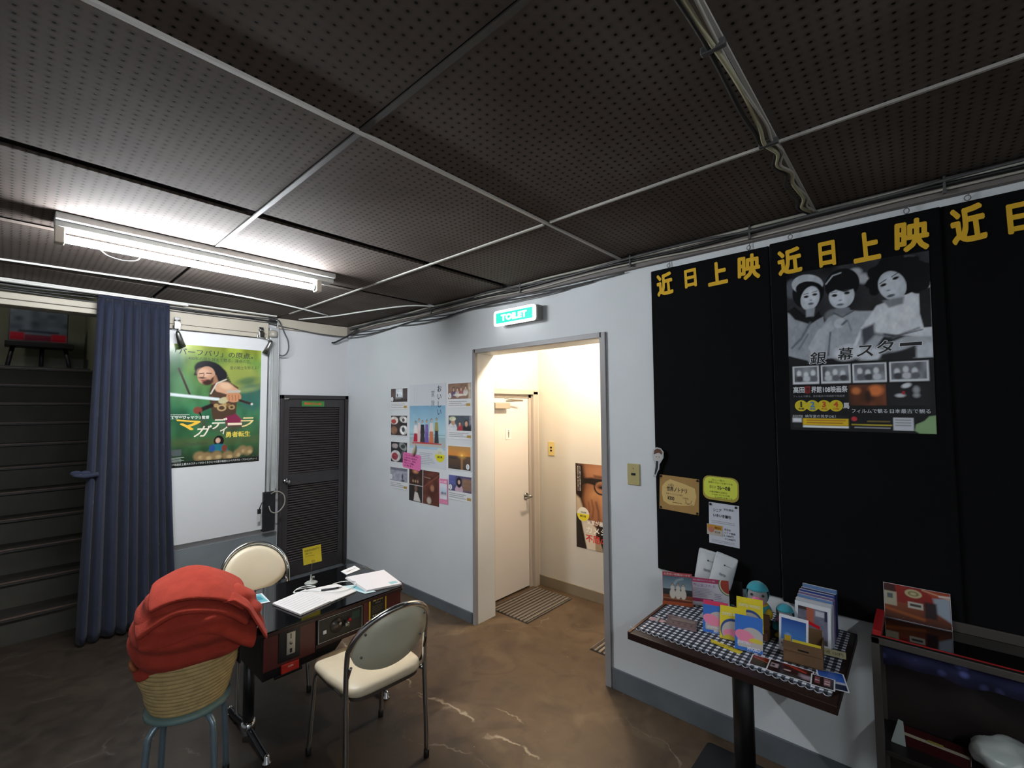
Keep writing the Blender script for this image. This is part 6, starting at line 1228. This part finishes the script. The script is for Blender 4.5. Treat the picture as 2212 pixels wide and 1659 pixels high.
o = colour_card('yellow JOETSU MYOKO postcard at the top of the colourful group', 1.950, 0.525, ZT+0.030, -78, 16, 'e6d01a', None, 0, flip=True)
text('JOETSU MYOKO', o, -.038, .022, .038, .036, .0022, 'e6dfb0', bold=.05)
o = colour_card('yellow postcard in the middle, half covered by the blue one', 1.895, 0.572, ZT, -78, 24, 'e6d01a', None, 0, flip=True)
text('JOETSU MYOKO', o, -.040, .022, .040, .036, .0022, 'e6dfb0', bold=.05)
o = colour_card('bright blue JOETSU MYOKO postcard at the front of the colourful group', 1.850, 0.505, ZT, -80, 20, '2a6cc4', None, 0)
text('JOETSU', o, -.038, -.040, .006, -.028, .0022, 'd8dce4', bold=.05); text('MYOKO', o, -.004, -.055, .038, -.043, .0022, 'd8dce4', bold=.05); shape(o, [(.0, -.026), (.044, -.028), (.044, -.016), (.02, -.012), (.004, -.016)], .0020, 'd6c13a')
bxr = thing('postcard_rack', 'brown cardboard rack behind the colourful postcards', 'rack', T(1.955, 0.545, ZT)); 
bm = bmesh.new(); bm_box(bm, (0.015, -0.075, 0), (0.06, 0.055, 0.03), 0.001); bm_box(bm, (0.045, -0.075, 0.03), (0.06, 0.055, 0.085), 0.001); finish('rack_body', bm, mat('cardboard', '6a4a33', .8, noise=.1), bxr)
o = sheet_on('leaflet', 'narrow yellow strip with small print under the colourful postcards', 'leaflet', [(1.852, 0.640), (1.826, 0.632), (1.808, 0.525), (1.832, 0.520)], ZT, .001, ink('d6c22e'))[0]
t_ = text('絵はがき 1枚100円', o, -.045, -.005, .045, .005, .0014, '6a5c14', bold=.01, rot=-80)
# soft toys
def plush(label, x, y, s, z, deg, bag=False):
    o = thing('soft_toy', label, 'soft toy', T(x, y, z) @ Matrix.Rotation(R(deg), 4, 'Z') @ Matrix.Scale(s, 4), 'teal hooded soft toys')
    teal = mat('teal_plush', '2f93a3', .9, noise=.1, scale=30, sheen=.3); grey = mat('grey_plush', '8b8a8c', .9, noise=.1, scale=30); pink = mat('pink_plush', 'cf6f97', .85); blu = mat('blue_nose', '3a5f80', .6); yel = mat('yellow_plush', 'c9a92c', .9)
    def ball(name, c, r, m): 
        b = bmesh.new(); bmesh.ops.create_uvsphere(b, u_segments=24, v_segments=16, radius=1.0, matrix=T(*c) @ Matrix.Diagonal((r[0], r[1], r[2], 1))); return finish(name, b, m, o, smooth=True)
    ball('body', (0, 0, .045), (.042, .050, .046), teal); ball('head', (-.012, 0, .108), (.034, .036, .040), grey)
    b = bmesh.new(); bmesh.ops.create_uvsphere(b, u_segments=28, v_segments=18, radius=1.0, matrix=T(-.004, 0, .117) @ Matrix.Diagonal((.040, .041, .045, 1)))
    bmesh.ops.delete(b, geom=[v for v in b.verts if v.co.x < -.012 and v.co.z < .128], context='VERTS'); finish('hood', b, teal, o, smooth=True, solid=.002)
    ball('muzzle', (-.044, 0, .096), (.020, .024, .019), pink); ball('nose', (-.063, 0, .097), (.008, .009, .008), blu)
    for sy in (-1, 1): ball('eye', (-.040, sy*.020, .120), (.004, .005, .005), ink('1c1c20')); ball('arm', (-.030, sy*.038, .05), (.016, .014, .020), yel if sy < 0 else teal); ball('foot', (-.035, sy*.026, .014), (.020, .016, .013), yel)
    ball('collar', (-.008, 0, .078), (.034, .036, .008), yel)
    return o
plush('teal hooded soft toy with pink muzzle sitting highest behind the postcards', 2.055, 0.520, 1.0, ZT+0.03, 12)
plush('second teal hooded soft toy slumped lower at the right of the first one', 2.06, 0.425, 0.78, ZT, -8)
finish('cushion_block', box((-.05, -.055, -0.031), (.05, .055, -0.001), .004), mat('dark_block', '2a2622', .7), [o for o in S.objects if o.name == 'soft_toy'][0])
# kraft block and postcards at the right
kb = thing('kraft_box', 'brown kraft postcard box at the right front of the cafe table', 'box', T(1.935, 0.345, ZT) @ Matrix.Rotation(R(6), 4, 'Z'))
M_kr = mat('kraft_brown', '6b4f34', .8, noise=.12, scale=12); bm = bmesh.new(); bm_box(bm, (-.065, -.058, 0), (.065, .058, .004)); bm_box(bm, (-.065, -.058, 0), (-.061, .058, .072)); bm_box(bm, (-.061, .054, 0), (.065, .058, .060)); bm_box(bm, (-.061, -.058, 0), (.065, -.054, .060)); bm_box(bm, (.061, -.054, 0), (.065, .054, .085)); finish('box_shell', bm, M_kr, kb)
finish('flap_crease', box((-.0662, -.056, .040), (-.065, .056, .0412)), mat('kraft_dark', '4a3522', .9), kb); finish('hand_slot', box((-.0664, -.018, .048), (-.0648, .014, .053), .0005), M_dark, kb)
finish('yellow_slip', box((-.060, -.054, .058), (-.0585, .030, .080), 0), ink('d6c22e'), kb)
finish('yellow_slip', box((-.050, .034, .050), (-.049, .054, .086), 0), ink('c2a02a'), kb)
W_, H_ = .092, .122
o = vcard('postcard', 'blue sky and snowy mountain postcard standing in the kraft box', 'card', 1.915, 0.375, -90, 14, W_, H_, .0012, mat('postcard_white', 'd6dae0', .4), None, ZT+0.012)
c = Canvas(W_*.84, H_*.82, 50, '1d4fa0'); c.grad('1a438f', '4a80c2', 0, .72); c.grad('c3c9d4', '8f9aaa', .72, .84); c.grad('39425a', '5c6478', .84, .88); c.grad('c9ccd2', 'b5b9c2', .88, 1); c.ell(.28, .55, .12, .07, '8fb0dc', 0, 5, .6)
for k in range(5): c.rect(.06+.2*k, .88, .16+.2*k, .97, '353c56', 1)
c.poly([(0, .74), (.3, .70), (.5, .73), (.75, .69), (1, .74), (1, .80), (0, .80)], 'd3d7df'); add_print('photo_print', c, o, .0018, True)
W_, H_ = .115, .150
o = vcard('picture_card', 'white-bordered card with grey building and red band behind the sky postcard', 'card', 2.045, 0.335, -92, 8, W_, H_, .003, mat('postcard_white', 'd6dae0'), None, ZT)
c = Canvas(W_*.82, H_*.80, 50, '6f6f80'); c.noise(.3, 6); c.rect(0, 0, .5, .1, '3c3030', 2); c.rect(.3, 0, .55, .5, 'a8604a', 3); c.rect(.6, .05, .9, .2, 'b9bcc4', 2); c.rect(.9, 0, 1, .3, '2c2a4a', 2); c.poly([(.3, .38), (.75, .48), (.75, .58), (.3, .48)], 'c01c28'); c.rect(.0, .85, 1, 1, '4f4c4c', 3); add_print('photo_print', c, o, .0036, True)
finish('peg', box((-.004, -.07, .004), (.004, -.01, .014), .001), mat('peg_wood', '9a6f30', .7), o)
M_ps = [mat('booklet_pale', 'a9b0bd', .5), mat('booklet_blue', '2c3f86', .4), mat('booklet_white2', 'b9bcc4', .5), mat('booklet_navy', '1f2d5c', .4), mat('booklet_skyblue', '5f7fae', .4), mat('booklet_mauve', '6d5c86', .4)]
for k, (mi, dx, h_, lab) in enumerate([(2, 0.018, .150, 'white booklet standing directly behind the building card'), (0, 0.034, .148, 'pale grey booklet, second in the standing row'), (4, 0.052, .155, 'sky blue booklet, third in the standing row'), (5, 0.074, .158, 'mauve booklet in the middle of the standing row'), (1, 0.100, .160, 'deep blue booklet near the back of the standing row'), (3, 0.130, .158, 'navy booklet near the wall in the standing row'), (4, 0.158, .165, 'sky blue booklet at the very back of the standing row')]):
    o = thing('booklet', lab, 'booklet', T(2.056+dx, 0.335, ZT) @ Matrix.Rotation(R(-2+1.2*math.sin(k*2)), 4, 'Z') @ Matrix.Rotation(R(5), 4, 'Y'), 'booklets standing at the back right of the cafe table')
    finish('cover', box((0, -.058-.003*(k % 2), 0), (.012, .058, h_), .0008), M_ps[mi], o); finish('pages', box((.002, -.056, .002), (.010, .059, h_+.0006)), MATS['page_white'], o)
o = thing('price_tag', 'small pale price tag sticking out beside the kraft box', 'tag', stand(1.985, 0.262, ZT+0.012, -82, 30, .022))
finish('sheet', box((-.034, -.011, 0), (.034, .011, .001)), mat('tag_pale_yellow', 'a39c74', .6), o); text('1枚 150円', o, -.028, -.006, .026, .006, .0014, '4a4430', bold=.01)
# photo strip
def flat_photo(label, x, y, deg, w, h, draw, z):
    o = thing('postcard', label, 'card', flat(x, y, z, deg), 'postcards along the front edge of the cafe table'); finish('sheet', box((-w/2, -h/2, 0), (w/2, h/2, .0008)), mat('postcard_white', 'd6dae0'), o)
    c = Canvas(w-.008, h-.008, 56, '2a1218'); draw(c); add_print('photo_print', c, o, .0011, True); return o
def d_a(c): c.grad('8a2018', '1c1014', 0, .5); c.noise(.5, 6); c.rect(0, .5, 1, 1, '12121c', 3); c.line([(.1, .2), (.9, .42)], .06, 'c05a3a', 4)
def d_b(c): c.rect(0, 0, 1, 1, '2a1216'); c.grad('6a1a16', '241018', 0, .45, .3, .85); c.rect(.04, .25, .22, .62, 'b5a4a8', 2); c.rect(.06, .35, .14, .5, '3c3840', 1); c.rect(.36, .48, .52, .58, 'c9b3b0', 1); c.rect(.74, .5, 1, .85, '9a8a98', 6); c.line([(.5, .1), (.85, .3)], .05, 'b83a24', 3); c.rect(.3, .75, .8, 1, '2c2a2e', 5); c.noise(.3, 10)
def d_c(c): c.rect(0, 0, 1, 1, '1c1218'); c.rect(.12, .1, .36, .75, '7a4450', 2); c.rect(.55, .1, .85, .8, '8a5a64', 2); c.rect(.15, .4, .34, .5, 'c9b0b0', 2); c.rect(.58, .3, .82, .42, 'c9b0b0', 2); c.rect(.58, .55, .82, .66, 'c9b0b0', 2); c.noise(.3, 8)
def d_d(c): c.grad('16408f', '3a6ac0', 0, .55); c.rect(0, .55, 1, .7, 'b9bcc8', 2); c.rect(0, .68, 1, 1, '232a42', 2)
flat_photo('dark red interior postcard at the left end of the front row', 1.803, 0.456, -86, .062, .080, d_a, ZT)
flat_photo('bright blue sky postcard at the right end of the front row', 1.838, 0.252, -76, .078, .112, d_d, ZT)
flat_photo('wide postcard of a red theatre hall in the middle of the front row', 1.806, 0.366, -87, .132, .086, d_b, ZT+.0011)
flat_photo('small postcard of a dark entrance overlapping the blue sky one', 1.800, 0.272, -84, .066, .074, d_c, ZT+.0022)

# --- display cabinet at the right edge
cb = thing('display_cabinet', 'low metal framed glass cabinet with red edging at the right edge', 'cabinet', T(2.16, -0.25, 0))
M_mf = mat('dull_metal_frame', '4f4a46', .45, metal=.4); X0, X1, Y0, Y1 = -0.11, 0.118, -0.60, 0.412
bm = bmesh.new()
for (x, y) in ((X0, Y1), (X1-.022, Y1), (X0, Y0+.022), (X1-.022, Y0+.022)): finish('leg', box((x, y-.024, 0), (x+.022, y, .742), .002), M_mf, cb)
for (x) in (X0, X1-.022): finish('rail', box((x, Y0, .722), (x+.022, Y1, .745), .002), M_mf, cb)
for (y) in (Y1-.022, Y0): finish('rail', box((X0, y, .722), (X1, y+.022, .745), .002), M_mf, cb)
finish('glass_top', box((X0+.003, Y0+.003, .745), (X1-.003, Y1-.003, .751), .001), mat('dark_glass', '0a0706', .04, spec=.7, coat=.5), cb)
finish('red_edging', box((X0+.004, Y1-.030, .7512), (X1-.004, Y1-.005, .768), .002), mat('red_edging', '8f1418', .45), cb); finish('red_edging', box((X0+.002, Y0, .7512), (X0+.006, Y1-.004, .7545)), MATS['red_edging'], cb)
finish('back_lip', box((X1-.012, Y0, .7512), (X1-.003, Y1-.13, .785), .001), M_mf, cb)
bm = bmesh.new(); n = 60; T_ = []
for i in range(n+1):
    y = Y0+.03+(Y1-.03-Y0-.03)*i/n; T_.append([bm.verts.new((X0+.026+.004*math.sin(i*.9), y, .722)), bm.verts.new((X0+.028+.008*math.sin(i*.9), y, .655+.004*math.sin(i*.5)))])
for i in range(n): bm.faces.new((T_[i][0], T_[i+1][0], T_[i+1][1], T_[i][1])).smooth = True
def valance():
    m = bpy.data.materials.new('blue_patterned_cloth'); m.use_nodes = True; nt = m.node_tree; b = nt.nodes['Principled BSDF']; v = nt.nodes.new('ShaderNodeTexVoronoi'); v.inputs['Scale'].default_value = 22; tc = nt.nodes.new('ShaderNodeTexCoord'); r = nt.nodes.new('ShaderNodeValToRGB'); e = r.color_ramp.elements
    e[0].color = (*lin(hx('4a4f86')), 1); e[0].position = .12; e[1].color = (*lin(hx('14163c')), 1); e[1].position = .32; nt.links.new(tc.outputs['Object'], v.inputs['Vector']); nt.links.new(v.outputs[0], r.inputs[0]); nt.links.new(r.outputs[0], b.inputs['Base Color']); b.inputs['Roughness'].default_value = .9; return m
finish('valance', bm, valance(), cb, solid=.002)
finish('shelf', box((X0+.004, Y0+.004, .355), (X1-.004, Y1-.004, .370), .001), mat('shelf_dark', '1a1412', .5), cb)
finish('back_panel', box((X1-.014, Y0+.01, .10), (X1-.008, Y1-.01, .72)), mat('back_panel_brown', '1e1310', .6), cb)
W_, H_ = .185, .125
o = card('postcard', 'postcard of a red theatre hall standing on the glass cabinet top', 'card', stand(2.255, 0.040, .752, -88, 7, H_), W_, H_, .0012, mat('postcard_white', 'd6dae0'))
c = Canvas(W_-.002, H_-.002, 90, '6a1812'); c.grad('8a2016', '7a1c14', 0, .5); c.grad('7c3a1c', '3a1c12', .5, 1); c.poly([(0, 0), (.18, .02), (.2, .5), (0, .62)], '3c1a16', 1); c.rect(0, .22, .20, .62, 'a39a84', 2); c.rect(.05, .28, .14, .42, '4f5a5c', 1); c.ell(.46, .18, .13, .12, 'b3a77c', 0, 1); c.ell(.46, .18, .085, .07, '7a6a44', 0, 1); c.ell(.46, .18, .05, .04, 'b3a77c', 0, 1)
c.rect(.37, .42, .60, .60, 'b5b0a4', 1); c.rect(.40, .47, .57, .54, '3a3430', 1); c.poly([(.75, .2), (1, .12), (1, .8), (.8, .62)], '8f9ba8', 4); c.poly([(.6, 0), (1, 0), (1, .14), (.75, .2)], '9a3a1c', 2); c.line([(.6, .03), (1, .16)], .02, 'c9a080', 2); c.line([(.85, .12), (1, .1)], .03, 'd0cfc6', 2); c.rect(.62, .35, .80, .8, '241014', 4); c.line([(0, .72), (.6, .86)], .05, '8f4a20', 4)
add_print('photo_print', c, o, .0016, True)
o = thing('booklet', 'dark red booklet with a pale stripe lying on the cabinet shelf', 'booklet', T(2.15, 0.01, .372) @ Matrix.Rotation(R(-4), 4, 'Z') @ Matrix.Rotation(R(-28), 4, 'Y'))
finish('cover', box((-.05, -.085, .0), (.05, .085, .010), .001), mat('dark_red_cover', '3c0f14', .4), o); finish('stripe', box((.012, -.083, .0102), (.022, .083, .0108)), ink('a8a08c'), o); finish('emblem', box((.018, -.02, .0109), (.026, .02, .0113)), ink('8f8434'), o); finish('lower_pages', box((-.054, -.086, -.008), (.05, .086, -.0005), .001), MATS['page_white'], o)
o = thing('plastic_bag', 'pale translucent bag slumped at the right end of the cabinet shelf', 'bag', T(2.14, -0.165, .370))
bm = bmesh.new(); bmesh.ops.create_icosphere(bm, subdivisions=4, radius=1.0)
for v in bm.verts:
    p = v.co.copy(); q = 1+.18*mnoise.noise(p*1.6)+.08*mnoise.noise(p*4.5); v.co = Vector((p.x*.075*q, p.y*.085*q, max(0, .062+p.z*.062*q)))
finish('bag', bm, mat('pale_bag', 'a3aaa6', .35), o, smooth=True)
tag(finish('folded_sheet', prism([(-.0, 0), (.04, -.005), (.035, .075), (.022, .078)], 0, .001), mat('sheet_grey_white', '9ba39f', .5), None, mw=frame((2.12, 0.125, .371), (0, -1, 0), (.2, 0, 1))), 'folded white sheet leaning at the left end of the cabinet shelf', 'paper')
